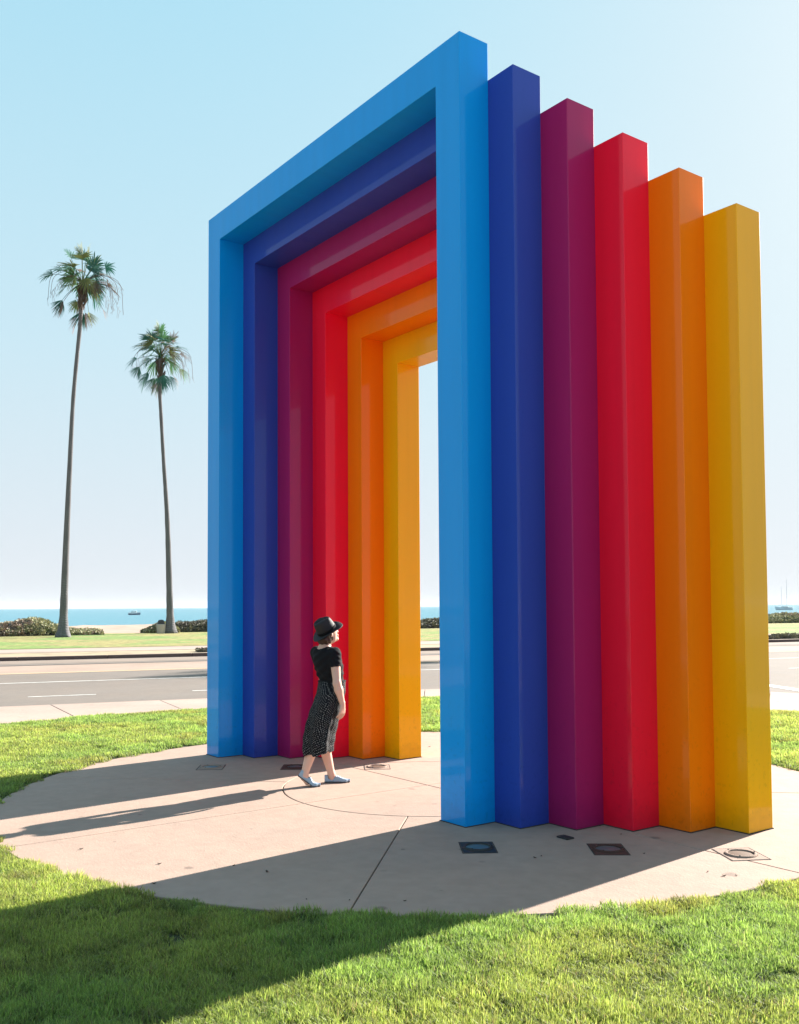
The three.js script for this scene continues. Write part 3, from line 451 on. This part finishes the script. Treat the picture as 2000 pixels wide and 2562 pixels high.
{
  M.rock = new THREE.MeshStandardMaterial({ name: 'grey rock', color: rgb(0.14, 0.14, 0.15), roughness: 0.95, bumpMap: bumpPad, bumpScale: 0.02 });
  const rock = (seed, s) => { const g = mergeVertices(new THREE.IcosahedronGeometry(1, 3)), p = g.attributes.position; for (let i = 0; i < p.count; i++) { const v = V3(p.getX(i), p.getY(i), p.getZ(i)), k = 0.8 + 0.5 * nC(v.x * 0.2 + seed * 0.13, v.y * 0.2 + v.z * 0.17); v.multiplyScalar(k); p.setXYZ(i, v.x * s[0], Math.max(-0.05, v.y * s[1]), v.z * s[2]); } g.computeVertexNormals(); return g; };
  const a = mesh('boulder', rock(1, [0.75, 0.75, 0.6]), M.rock); a.position.set(...(() => { const [x, z] = at(60.0, -2.6); return [x, 0.25, z]; })()); tag(a, 'larger grey boulder at the foot of the left hedge', 'boulder');
  const b = mesh('boulder', rock(4, [0.7, 0.38, 0.5]), M.rock); b.position.set(...(() => { const [x, z] = at(59.2, -3.6); return [x, 0.1, z]; })()); tag(b, 'smaller low boulder in front of the larger one at the left edge', 'boulder');
}

// ------------------------------------------------------------------ boats
function hullGeometry(L, B, D, sheer) {
  const P = [], I = [], ns = 14, nr = 8; for (let i = 0; i <= ns; i++) { const t = i / ns, x = (t - 0.5) * L, w = B / 2 * Math.pow(Math.sin(Math.min(1, (1 - t) * 1.25 + 0.0) * Math.PI / 2), 0.7) * (t < 0.12 ? mixf(0.82, 1, t / 0.12) : 1), top = D * (0.8 + sheer * (t - 0.35) ** 2 * 2); for (let k = 0; k <= nr; k++) { const a = k / nr * Math.PI, c = Math.cos(a), s = Math.sin(a); P.push(x + (t > 0.8 ? (t - 0.8) * L * 0.35 * (1 - s) : 0), top - (top + D * 0.35) * Math.pow(s, 0.6), c * w * (1 - 0.25 * s)); } }
  for (let i = 0; i < ns; i++) for (let k = 0; k < nr; k++) { const q = i * 9 + k; I.push(q, q + 1, q + 9, q + 1, q + 10, q + 9); }
  for (let i = 0; i < ns; i++) { const q = i * 9; I.push(q, q + 9, q + 8, q + 9, q + 17, q + 8); } for (let k = 1; k < nr; k++) I.push(0, k + 1, k);
  const g = new THREE.BufferGeometry(); g.setAttribute('position', new THREE.Float32BufferAttribute(P, 3)); g.setIndex(I); g.computeVertexNormals(); return g;
}
M.white = new THREE.MeshStandardMaterial({ name: 'white boat paint', color: rgb(0.78, 0.78, 0.76), roughness: 0.4 });
M.navy = new THREE.MeshStandardMaterial({ name: 'dark blue hull paint', color: rgb(0.05, 0.09, 0.16), roughness: 0.35 });
M.paleHull = new THREE.MeshStandardMaterial({ name: 'pale blue hull paint', color: rgb(0.6, 0.68, 0.7), roughness: 0.4 });
M.alu = new THREE.MeshStandardMaterial({ name: 'mast aluminium', color: rgb(0.55, 0.55, 0.56), roughness: 0.4, metalness: 0.6 });
M.dark = new THREE.MeshStandardMaterial({ name: 'dark glass', color: rgb(0.03, 0.04, 0.05), roughness: 0.15 });
{
  const t = thing('motor_boat', [-130.6, -2.0, -470], 'small motor boat with dark hull and white cabin on the sea left of centre', 'boat'); t.rotation.y = 0.12;
  part(t, 'hull', hullGeometry(6.2, 2.2, 0.9, 0.6), M.navy); t.scale.setScalar(0.88);
  const g1 = hullGeometry(6.0, 2.05, 0.85, 0.9); g1.translate(0.05, 0.62, 0); part(t, 'deck', g1, M.white);
  const c = part(t, 'cabin', new RoundedBoxGeometry(2.8, 1.0, 1.5, 3, 0.18), M.white); c.position.set(-0.2, 1.75, 0);
  const w = part(t, 'windscreen', new RoundedBoxGeometry(0.5, 0.4, 1.52, 2, 0.05), M.dark); w.position.set(1.0, 1.9, 0); w.rotation.z = -0.2;
  part(t, 'mast', tubeAlong([V3(-0.2, 1.9, 0), V3(-0.2, 4.3, 0)], [0.09, 0.05], 6), M.alu);
}
{
  const t = thing('sailing_boat', [232.5, -2.0, -578], 'pale two masted sailing boat with bare masts at the right edge', 'boat'); t.rotation.y = Math.PI - 0.1;
  part(t, 'hull', hullGeometry(9.6, 2.9, 1.5, 0.8), M.paleHull);
  const g1 = hullGeometry(9.3, 2.7, 0.35, 0.8); g1.translate(0, 1.3, 0); part(t, 'deck', g1, M.white);
  const c = part(t, 'cabin', new RoundedBoxGeometry(3.6, 0.7, 1.7, 3, 0.15), M.white); c.position.set(-0.3, 1.9, 0);
  part(t, 'mast', tubeAlong([V3(-1.6, 1.4, 0), V3(-1.6, 18.2, 0)], [0.13, 0.09], 8), M.alu); part(t, 'mast', tubeAlong([V3(1.5, 1.4, 0), V3(1.5, 13.8, 0)], [0.12, 0.08], 8), M.alu);
  part(t, 'boom', tubeAlong([V3(-1.6, 3.0, 0), V3(1.3, 3.05, 0)], 0.12, 6), M.white); part(t, 'boom', tubeAlong([V3(1.5, 3.0, 0), V3(4.2, 3.05, 0)], 0.12, 6), M.white);
  part(t, 'bowsprit', tubeAlong([V3(4.6, 1.7, 0), V3(6.2, 2.2, 0)], 0.07, 6), M.alu);
}

// ------------------------------------------------------------------ the person
{
  const t = thing('person', [-0.693, 0, -9.2], 'person in black hat, black top and dotted skirt walking on the pad, looking up', 'person');
  const px = (x, y, z) => V3((x - 550) / 1181.6, (1993 - y) / 1181.6, z);
  const smin = (a, b, k) => { const h = Math.max(k - Math.abs(a - b), 0) / k; return Math.min(a, b) - h * h * k * 0.25; };
  const cone = (A, B, ra, rb) => { const ab = B.clone().sub(A), l2 = ab.lengthSq(); return (x, y, z) => { const ax = x - A.x, ay = y - A.y, az = z - A.z, q = clamp((ax * ab.x + ay * ab.y + az * ab.z) / l2, 0, 1); return Math.hypot(ax - ab.x * q, ay - ab.y * q, az - ab.z * q) - mixf(ra, rb, q); }; };
  // trunk as stacked ellipses turned away from the camera
  const yaw = 0.6, cy = Math.cos(yaw), sy = Math.sin(yaw);
  const sec = [[0.78, 0.010, 0.150, 0.105], [0.86, 0.022, 0.165, 0.115], [0.93, 0.030, 0.140, 0.108], [0.98, 0.034, 0.122, 0.104], [1.05, 0.020, 0.130, 0.112], [1.12, 0.010, 0.142, 0.124], [1.17, 0.000, 0.150, 0.124], [1.22, -0.014, 0.162, 0.108], [1.27, -0.028, 0.150, 0.085], [1.31, -0.034, 0.085, 0.062], [1.34, -0.034, 0.05, 0.05]];
  const secAt = (y) => { if (y <= sec[0][0]) return sec[0]; for (let i = 0; i < sec.length - 1; i++) if (y < sec[i + 1][0]) { const q = smooth(0, 1, (y - sec[i][0]) / (sec[i + 1][0] - sec[i][0])); return sec[i].map((v, k) => mixf(v, sec[i + 1][k], q)); } return sec[sec.length - 1]; };
  const torso = (x, y, z, grow) => { const s = secAt(y), X = x - s[1], fwd = X * cy - z * sy, lat = X * sy + z * cy, w = s[2] + grow, d = s[3] + grow, k = Math.hypot(lat / w, fwd / d), e = (k - 1) * Math.min(w, d); const v = Math.max(0.76 - y, y - 1.325); return v > 0 ? Math.hypot(Math.max(e, 0), v) : e; };
  const shR = V3(0.072, 1.245, 0.118), shL = V3(-0.118, 1.245, -0.125), elR = px(668, 842, 0.185), wrR = px(728, 1078, 0.165), elL = V3(-0.062, 0.985, -0.215), wrL = V3(0.02, 0.78, -0.235);
  const hipR = V3(0.0, 0.82, 0.07), hipL = V3(0.03, 0.82, -0.07), knR = px(440, 1470, 0.05), knL = px(497, 1465, -0.075), anR = px(290, 1868, 0.09), anL = px(580, 1900, -0.105);
  const neckA = V3(-0.036, 1.27, 0), neckB = V3(-0.012, 1.40, 0);
  const legs = [cone(hipR, knR, 0.085, 0.056), cone(knR, knR.clone().lerp(anR, 0.32).add(V3(-0.016, 0, 0)), 0.054, 0.056), cone(knR.clone().lerp(anR, 0.32).add(V3(-0.016, 0, 0)), anR, 0.055, 0.034), cone(hipL, knL, 0.085, 0.056), cone(knL, knL.clone().lerp(anL, 0.32).add(V3(-0.014, 0, 0)), 0.054, 0.056), cone(knL.clone().lerp(anL, 0.32).add(V3(-0.014, 0, 0)), anL, 0.055, 0.034), cone(anL, px(585, 1955, -0.105), 0.034, 0.032), cone(anR, px(282, 1890, 0.092), 0.034, 0.03), cone(anR, px(325, 1945, 0.10), 0.034, 0.028)];
  const arms = [cone(shR, elR, 0.052, 0.037), cone(elR, elR.clone().lerp(wrR, 0.3), 0.037, 0.039), cone(elR.clone().lerp(wrR, 0.3), wrR, 0.039, 0.025), cone(shL, elL, 0.052, 0.037), cone(elL, elL.clone().lerp(wrL, 0.3), 0.037, 0.039), cone(elL.clone().lerp(wrL, 0.3), wrL, 0.039, 0.025)];
  const neck = cone(neckA, neckB, 0.056, 0.050);
  // head frame: f forward (up and to the right, turned a little away), u up, r right side
  const hc = px(548, 288, 0.0), hy = 0.62, hp = 0.38;
  const hf = V3(Math.cos(hp) * Math.cos(hy), Math.sin(hp), -Math.cos(hp) * Math.sin(hy)), hr = V3(Math.sin(hy), 0, Math.cos(hy)), hu = hr.clone().cross(hf);
  const HP = (f, u, r) => hc.clone().addScaledVector(hf, f).addScaledVector(hu, u).addScaledVector(hr, r);
  const ell = (c, a, b, d) => (x, y, z) => { const X = x - c.x, Y = y - c.y, Z = z - c.z, f = (X * hf.x + Y * hf.y + Z * hf.z) / a, u = (X * hu.x + Y * hu.y + Z * hu.z) / b, r = (X * hr.x + Z * hr.z) / d, k = Math.hypot(f, u, r); return (k - 1) * Math.min(a, b, d); };
  const skull = ell(HP(-0.008, 0.028, 0), 0.092, 0.082, 0.072), face = ell(HP(0.030, -0.012, 0), 0.058, 0.082, 0.058), jaw = cone(HP(0.03, -0.072, 0), HP(0.062, -0.088, 0), 0.040, 0.020), nose = cone(HP(0.088, 0.006, 0), HP(0.104, -0.030, 0), 0.008, 0.013), lipU = cone(HP(0.088, -0.055, -0.014), HP(0.088, -0.055, 0.014), 0.010, 0.010), lipL = cone(HP(0.085, -0.067, -0.012), HP(0.085, -0.067, 0.012), 0.010, 0.010), brow = cone(HP(0.078, 0.028, -0.03), HP(0.078, 0.028, 0.03), 0.014, 0.014), chin = ell(HP(0.072, -0.090, 0), 0.02, 0.018, 0.022);
  const ears = [1, -1].map((s) => ell(HP(-0.008, -0.012, s * 0.071), 0.018, 0.031, 0.009)), sock = [1, -1].map((s) => ell(HP(0.084, 0.008, s * 0.03), 0.012, 0.011, 0.015));
  const headS = (x, y, z) => { let d = smin(skull(x, y, z), face(x, y, z), 0.04); d = smin(d, jaw(x, y, z), 0.03); d = smin(d, brow(x, y, z), 0.02); d = Math.max(d, -sock[0](x, y, z), -sock[1](x, y, z)); d = smin(d, nose(x, y, z), 0.012); d = smin(d, chin(x, y, z), 0.015); d = smin(d, lipU(x, y, z), 0.008); d = smin(d, lipL(x, y, z), 0.008); for (const e of ears) d = smin(d, e(x, y, z), 0.008); return d; };
  const HB = px(543, 262, 0), HU = V3(-0.44, 0.80, 0.40).normalize(), underHat = (x, y, z) => (x - HB.x) * HU.x + (y - HB.y) * HU.y + (z - HB.z) * HU.z + 0.006;
  const bodyS = (x, y, z) => { let d = 1; if (y > 0.7) d = torso(x, y, z, y < 0.96 ? -0.035 : -0.012); for (const l of legs) d = smin(d, l(x, y, z), 0.022); if (y > 0.7) for (const a of arms) d = smin(d, a(x, y, z), 0.02); if (y > 1.2) { d = smin(d, neck(x, y, z), 0.035); d = smin(d, headS(x, y, z), 0.03); } return d; };
  // hands: palm plus five separate fingers, relaxed
  function hand(w, dir, palmN, thumbSide) {
    const d = dir.clone().normalize(), n = palmN.clone().sub(d.clone().multiplyScalar(palmN.dot(d))).normalize(), s = d.clone().cross(n).multiplyScalar(thumbSide), at3 = (a, b, c) => w.clone().addScaledVector(d, a).addScaledVector(s, b).addScaledVector(n, c);
    const L = [cone(at3(-0.02, 0, 0), at3(0.02, 0, 0), 0.024, 0.021)]; const palm = [[-0.026, 0.070], [-0.009, 0.078], [0.009, 0.078], [0.026, 0.072]].map(([b, l]) => cone(at3(0.008, b * 0.5, 0), at3(l, b, 0.003), 0.014, 0.0115));
    const fl = [0.050, 0.066, 0.072, 0.064];
    const fingers = [-0.028, -0.0095, 0.0095, 0.028].flatMap((b, i) => { const a0 = at3(0.07, b, 0.003), k = fl[i], a1 = at3(0.07 + k * 0.45, b * 1.12, 0.014), a2 = at3(0.07 + k * 0.76, b * 1.12, 0.030), a3 = at3(0.07 + k * 0.95, b * 1.1, 0.046); return [cone(a0, a1, 0.0092, 0.0083), cone(a1, a2, 0.0083, 0.0076), cone(a2, a3, 0.0076, 0.0064)]; });
    const th = [cone(at3(0.018, 0.014, 0.004), at3(0.045, 0.040, 0.014), 0.014, 0.0105), cone(at3(0.045, 0.040, 0.014), at3(0.074, 0.047, 0.024), 0.0105, 0.0085), cone(at3(0.074, 0.047, 0.024), at3(0.094, 0.045, 0.034), 0.0085, 0.007)];
    const f = (x, y, z) => { let q = L[0](x, y, z); for (const p of palm) q = smin(q, p(x, y, z), 0.012); for (const p of th) q = smin(q, p(x, y, z), 0.006); let e = 1; for (const p of fingers) e = Math.min(e, p(x, y, z)); return smin(q, e, 0.004); };
    const c = at3(0.06, 0, 0.01), b = 0.115; return surfaceNets(f, [c.x - b, c.y - b, c.z - b], [c.x + b, c.y + b, c.z + b], 0.0033);
  }
  const skin = new THREE.MeshPhysicalMaterial({ name: 'skin', color: rgb(0.68, 0.42, 0.32), roughness: 0.5, sheen: 0.2, sheenRoughness: 0.5 });
  const bodyG = surfaceNets((x, y, z) => (y > 1.36 ? Math.max(bodyS(x, y, z), 1.40 - y - 0.03) : bodyS(x, y, z)), [-0.36, -0.02, -0.34], [0.3, 1.40, 0.30], 0.0095);
  const headG = surfaceNets((x, y, z) => Math.max(smin(headS(x, y, z), Math.max(neck(x, y, z), 1.345 - y), 0.03), underHat(x, y, z)), [-0.16, 1.32, -0.16], [0.17, 1.62, 0.16], 0.0045);
  const handR = hand(wrR, V3(-0.02, -1, 0.02), V3(-0.75, 0, -0.6), 1), handL = hand(wrL, V3(0.1, -1, 0), V3(0.2, 0, 0.9), -1);
  part(t, 'body', mergeGeometries([bodyG, headG, handR, handL]), skin);
  // eyes
  const eyeM = new THREE.MeshStandardMaterial({ name: 'eye', color: rgb(0.05, 0.035, 0.03), roughness: 0.15 }); for (const s of [1, -1]) { const e = part(t, 'eye', new THREE.SphereGeometry(0.0105, 14, 10), eyeM); e.position.copy(HP(0.074, 0.006, s * 0.03)); }
  // hair: a short bob below the hat
  const hairM = new THREE.MeshPhysicalMaterial({ name: 'brown hair', color: rgb(0.05, 0.022, 0.012), roughness: 0.45, sheen: 0.4, sheenRoughness: 0.4 });
  const hr1 = ell(HP(-0.026, 0.012, 0), 0.096, 0.094, 0.086), hr2 = ell(HP(-0.056, -0.044, 0), 0.054, 0.054, 0.066);
  const hairS = (x, y, z) => { const X = x - hc.x, Y = y - hc.y, Z = z - hc.z, f = X * hf.x + Y * hf.y + Z * hf.z, u = X * hu.x + Y * hu.y + Z * hu.z, r = X * hr.x + Z * hr.z; const lock = 0.0035 * Math.sin(r * 190 + u * 60) + 0.003 * Math.sin(f * 150 + u * 40); const H = px(543, 262, 0), hu2 = V3(-0.44, 0.80, 0.40).normalize(); return Math.max(smin(hr1(x, y, z), hr2(x, y, z), 0.04) + lock, f - 0.028 - 0.25 * Math.max(0, u), (x - H.x) * hu2.x + (y - H.y) * hu2.y + (z - H.z) * hu2.z + 0.008); };
  part(t, 'hair', surfaceNets(hairS, [-0.2, 1.33, -0.16], [0.12, 1.6, 0.16], 0.0055), hairM);
  // shirt
  const shirtM = new THREE.MeshPhysicalMaterial({ name: 'black jersey', color: rgb(0.008, 0.008, 0.010), roughness: 0.9, specularIntensity: 0.4, sheen: 0.06, sheenRoughness: 0.6, sheenColor: rgb(0.5, 0.45, 0.5), bumpMap: bumpPad, bumpScale: 0.001 });
  const slR = cone(shR.clone().add(V3(0, 0.006, 0)), shR.clone().lerp(elR, 0.47), 0.064, 0.054), slL = cone(shL.clone().add(V3(0, 0.006, 0)), shL.clone().lerp(elL, 0.47), 0.064, 0.054);
  const dR = elR.clone().sub(shR).normalize(), eR = shR.clone().lerp(elR, 0.44), dL = elL.clone().sub(shL).normalize(), eL = shL.clone().lerp(elL, 0.44);
  const neckHole = (x, y, z) => Math.hypot((x + 0.034), (y - 1.345) * 0.9, z) - 0.088;
  const shirtS = (x, y, z) => { const fold = 0.006 * Math.sin(y * 62 + x * 45 + z * 30) * smooth(1.2, 1.0, y) + 0.004 * Math.sin(x * 50 - y * 75 + z * 20); let d = torso(x, y, z, 0.009) + fold; const a = Math.max(slR(x, y, z) + 0.002 * Math.sin(y * 150 + x * 90), (x - eR.x) * dR.x + (y - eR.y) * dR.y + (z - eR.z) * dR.z + 0.004 * Math.sin(z * 90)), b = Math.max(slL(x, y, z), (x - eL.x) * dL.x + (y - eL.y) * dL.y + (z - eL.z) * dL.z); d = smin(d, a, 0.035); d = smin(d, b, 0.035); return Math.max(d, 0.972 - y + 0.004 * Math.sin(x * 40), -neckHole(x, y, z)); };
  part(t, 'shirt', surfaceNets(shirtS, [-0.26, 0.94, -0.30], [0.24, 1.36, 0.28], 0.0068), shirtM);
  // skirt: wrapped, dotted
  const dots = (() => { const cells = 20, r = rng(808), br = Float32Array.from({ length: cells * cells }, () => 0.25 + 0.6 * r()), ox = Float32Array.from({ length: cells * cells }, () => (r() - 0.5) * 0.3), oy = Float32Array.from({ length: cells * cells }, () => (r() - 0.5) * 0.3);
    return tex(512, (u, v) => { const y = v * cells, row = Math.floor(y), x = (u * cells + (row % 2) * 0.5) % cells, col = Math.floor(x), i = row * cells + col, d = Math.hypot(x - col - 0.5 - ox[i], y - row - 0.5 - oy[i]), w = (1 - smooth(0.13, 0.21, d)) * br[i]; return encC([mixf(0.005, 0.55, w), mixf(0.006, 0.55, w), mixf(0.009, 0.53, w)]); }, true, [3.3, 3.3]); })();
  dots.rotation = 0.55;
  const skirtM = new THREE.MeshPhysicalMaterial({ name: 'black fabric with white dots', map: dots, roughness: 0.85, specularIntensity: 0.4, side: THREE.DoubleSide });
  {
    const S = [[830, 446, 745, 0.124], [880, 440, 745, 0.140], [960, 428, 740, 0.166], [1050, 398, 716, 0.178], [1150, 360, 690, 0.178], [1250, 330, 662, 0.178], [1350, 306, 632, 0.175], [1450, 290, 606, 0.172], [1540, 286, 588, 0.170], [1650, 304, 570, 0.168]];
    const rows = 44, cols = 120, P = [], U = [], I = [], t0 = 1.05, span = Math.PI * 2 + 0.55;
    for (let j = 0; j <= rows; j++) {
      const f = j / rows, q = f * (S.length - 1), i = Math.min(S.length - 2, Math.floor(q)), k = q - i, s = S[i].map((v, m) => mixf(v, S[i + 1][m], k));
      let per = 0; for (let c = 0; c <= cols; c++) {
        const g = c / cols, th = t0 - g * span + 0.25 * f, cs = Math.cos(th), sn = Math.sin(th);
        const flap = (g > 1 - 0.55 / span ? 0.009 + 0.012 * f : g < 0.06 ? -0.004 : 0), fold = (0.004 + 0.024 * f * f) * Math.sin(th * 4 + 1.1 + 2 * f) + 0.009 * f * Math.sin(th * 9 + 4 * f) + 0.003 * Math.sin(f * 40 + th * 3) * smooth(0.1, 0.4, f);
        const ax = (s[2] - s[1]) / 2 / 1181.6 + flap + fold, az = s[3] + flap + fold, cx = ((s[1] + s[2]) / 2 - 550) / 1181.6;
        const e = 0.72, X = cx + Math.sign(cs) * Math.pow(Math.abs(cs), e) * ax, Z = Math.sign(sn) * Math.pow(Math.abs(sn), e) * az, yy = s[0] + (f > 0.8 ? (f - 0.8) * 5 * (-34 * smooth(-0.3, 0.35, cs) * (sn > 0 ? 1 : 0.3) + 12 * Math.sin(th * 5)) : 0);
        const Y = (1993 - yy) / 1181.6; P.push(X, Y, Z); const wgt = s[3] + (s[2] - s[1]) / 2363; U.push(g * span * wgt / 2, Y);
      }
    }
    const w = cols + 1; for (let j = 0; j < rows; j++) for (let c = 0; c < cols; c++) { const k = j * w + c; I.push(k, k + 1, k + w, k + 1, k + w + 1, k + w); }
    const g = new THREE.BufferGeometry(); g.setAttribute('position', new THREE.Float32BufferAttribute(P, 3)); g.setAttribute('uv', new THREE.Float32BufferAttribute(U, 2)); g.setIndex(I); g.computeVertexNormals();
    const sk = part(t, 'skirt', g, skirtM);
    const band = tubeAlong(Array.from({ length: 41 }, (_, k) => { const a = k / 40 * Math.PI * 2; return V3(0.0385 + 0.128 * Math.cos(a), 0.984, 0.125 * Math.sin(a)); }), 0.009, 8, false); part(sk, 'waistband', band, shirtM);
  }
  // hat: wide brim, pinched crown, band
  const felt = new THREE.MeshPhysicalMaterial({ name: 'black felt', color: rgb(0.010, 0.010, 0.012), roughness: 0.7, sheen: 0.15, sheenRoughness: 0.45, sheenColor: rgb(0.6, 0.6, 0.65), bumpMap: bumpPad, bumpScale: 0.0008, side: THREE.DoubleSide });
  {
    const hat = new THREE.Group(); hat.name = 'hat'; hat.position.copy(px(543, 262, 0.0)); t.add(hat);
    const up = V3(-0.44, 0.80, 0.40).normalize(), fw = V3(0.86, 0.48, -0.1); fw.sub(up.clone().multiplyScalar(fw.dot(up))).normalize(); const rt = fw.clone().cross(up); hat.quaternion.setFromRotationMatrix(new THREE.Matrix4().makeBasis(fw, up, rt));
    const brim = (() => { const P = [], I = [], na = 64, nr = 9, ring = (side) => { for (let i = 0; i <= nr; i++) for (let k = 0; k <= na; k++) { const a = k / na * Math.PI * 2, f = i / nr, c = Math.cos(a), s = Math.sin(a), r0x = 0.098, r0z = 0.084, ex = 0.164, ez = 0.155, x = c * mixf(r0x, ex, f), z = s * mixf(r0z, ez, f), curl = 0.022 * f * f * s * s + (c < 0 ? -0.012 * f * f * c * c : -0.018 * f * f * c * c) - 0.004 * f; P.push(x, curl + side * 0.0022, z); } }; ring(1); ring(-1); const w = na + 1, half = (nr + 1) * w; for (let sft = 0; sft < 2; sft++) for (let i = 0; i < nr; i++) for (let k = 0; k < na; k++) { const q = sft * half + i * w + k; sft ? I.push(q, q + 1, q + w, q + 1, q + w + 1, q + w) : I.push(q, q + w, q + 1, q + 1, q + w, q + w + 1); } for (let k = 0; k < na; k++) { const q = nr * w + k; I.push(q, q + half, q + 1, q + 1, q + half, q + half + 1); } const g = new THREE.BufferGeometry(); g.setAttribute('position', new THREE.Float32BufferAttribute(P, 3)); g.setIndex(I); g.computeVertexNormals(); return g; })();
    hat.scale.setScalar(0.97); part(hat, 'brim', brim, felt);
    const crown = (() => { const P = [], I = [], na = 56, nh = 16; for (let i = 0; i <= nh; i++) for (let k = 0; k <= na; k++) { const f = i / nh, a = k / na * Math.PI * 2, c = Math.cos(a), s = Math.sin(a); let rad, y; if (f < 0.6) { const q = f / 0.6; rad = mixf(1, 0.86, q * q); y = 0.122 * q; } else { const q = (f - 0.6) / 0.4; rad = 0.86 * Math.cos(q * Math.PI / 2) ** 0.75; y = 0.122 + 0.024 * Math.sin(q * Math.PI / 2); } const pinch = f > 0.35 ? 0.24 * smooth(0.35, 0.75, f) * Math.exp(-(((c - 0.55) / 0.3) ** 2)) : 0, x = c * 0.100 * rad, z = s * 0.086 * rad * (1 - pinch); const dent = f > 0.6 ? -0.026 * Math.exp(-((z / 0.022) ** 2)) * smooth(0.6, 0.95, f) * (x > -0.06 ? 1 : 0.4) : 0; P.push(x, y + dent - 0.002 - 0.01 * (x > 0 ? x / 0.1 : 0) * smooth(0.4, 0.7, f), z); } const w = na + 1; for (let i = 0; i < nh; i++) for (let k = 0; k < na; k++) { const q = i * w + k; I.push(q, q + w, q + 1, q + 1, q + w, q + w + 1); } const g = new THREE.BufferGeometry(); g.setAttribute('position', new THREE.Float32BufferAttribute(P, 3)); g.setIndex(I); g.computeVertexNormals(); return g; })();
    part(hat, 'crown', crown, felt);
    const rib = tubeAlong(Array.from({ length: 41 }, (_, k) => { const a = k / 40 * Math.PI * 2; return V3(0.1 * Math.cos(a), 0.014, 0.0865 * Math.sin(a)); }), 0.004, 6, false); rib.scale(1, 3.2, 1); rib.translate(0, -0.026, 0); part(hat, 'hat_band', rib, shirtM);
  }
  // shoes: pale slip-ons, the rear one up on its toes
  const shoeM = new THREE.MeshPhysicalMaterial({ name: 'pale blue leather', color: rgb(0.29, 0.40, 0.50), roughness: 0.42, clearcoat: 0.2, bumpMap: bumpPad, bumpScale: 0.0006 }), soleM = new THREE.MeshStandardMaterial({ name: 'rubber sole', color: rgb(0.10, 0.10, 0.11), roughness: 0.85 });
  const shoe = (pos, rz, ry, bend) => {
    const g = new THREE.Group(); g.name = t.children.some((c) => c.name === 'shoe') ? 'shoe_001' : 'shoe'; t.add(g); g.position.copy(pos); g.rotation.set(0, ry, 0);
    const rot = (x, y) => bend ? (x > 0.055 ? [x, y] : [0.055 + (x - 0.055) * Math.cos(bend) - y * -Math.sin(bend) * -1 * 0 + (y) * Math.sin(bend), y * Math.cos(bend) - (x - 0.055) * Math.sin(bend)]) : [x, y];
    const inv = (x, y) => { if (!bend) return [x, y]; const X = x - 0.055, c = Math.cos(bend), s = Math.sin(bend), k = smooth(0.03, -0.03, X), bx = 0.055 + X * c - y * s, by = y * c + X * s; return [mixf(x, bx, k), mixf(y, by, k)]; };
    const lastW = (x) => 0.030 + 0.012 * smooth(-0.02, 0.07, x) - 0.030 * smooth(0.085, 0.125, x) * 1;
    const up = (X, Y, z) => { const [x, y] = inv(X, Y); const top = 0.072 - 0.004 * smooth(-0.12, -0.02, x) - 0.036 * smooth(-0.03, 0.10, x), w = lastW(x) * Math.sqrt(clamp(1 - (Math.max(0, y) / (top + 0.012)) ** 2.4, 0.02, 1)); let d = Math.max(Math.abs(z) - w, y - top, 0.012 - y, -0.118 - x + 0.1 * Math.max(0, 0.03 - y), x - 0.128); const op = Math.max(Math.hypot((x + 0.052) / 1.35, z) - 0.031, 0.034 - y); return Math.max(d, -op); };
    const sole = (X, Y, z) => { const [x, y] = inv(X, Y); return Math.max(Math.abs(z) - lastW(x) - 0.004, y - 0.014, -y, -0.122 - x, x - 0.132) + 0.002; };
    const lo = [-0.17, -0.01, -0.06], hi = [0.15, 0.2, 0.06]; part(g, 'upper', surfaceNets(up, lo, hi, 0.0045), shoeM); part(g, 'sole', surfaceNets(sole, lo, hi, 0.0045), soleM);
    const lace = []; for (let k = 0; k < 3; k++) { const x = -0.005 + k * 0.018, [bx, by] = [x, 0.072 - 0.036 * smooth(-0.03, 0.10, x) + 0.0]; if (!bend) lace.push(tubeAlong([V3(bx, by - 0.012, -0.024), V3(bx + 0.004, by + 0.002, 0), V3(bx, by - 0.012, 0.024)], 0.0028, 5)); } if (lace.length) part(g, 'laces', mergeGeometries(lace), M.white);
  };
  shoe(px(640, 1988, -0.105).setY(0.001), 0, 0.03, 0);
  shoe(px(322, 1993, 0.102).setY(0.001), 0, 0.02, 0.62);
}
shade(scene);
renderer.render(scene, camera);
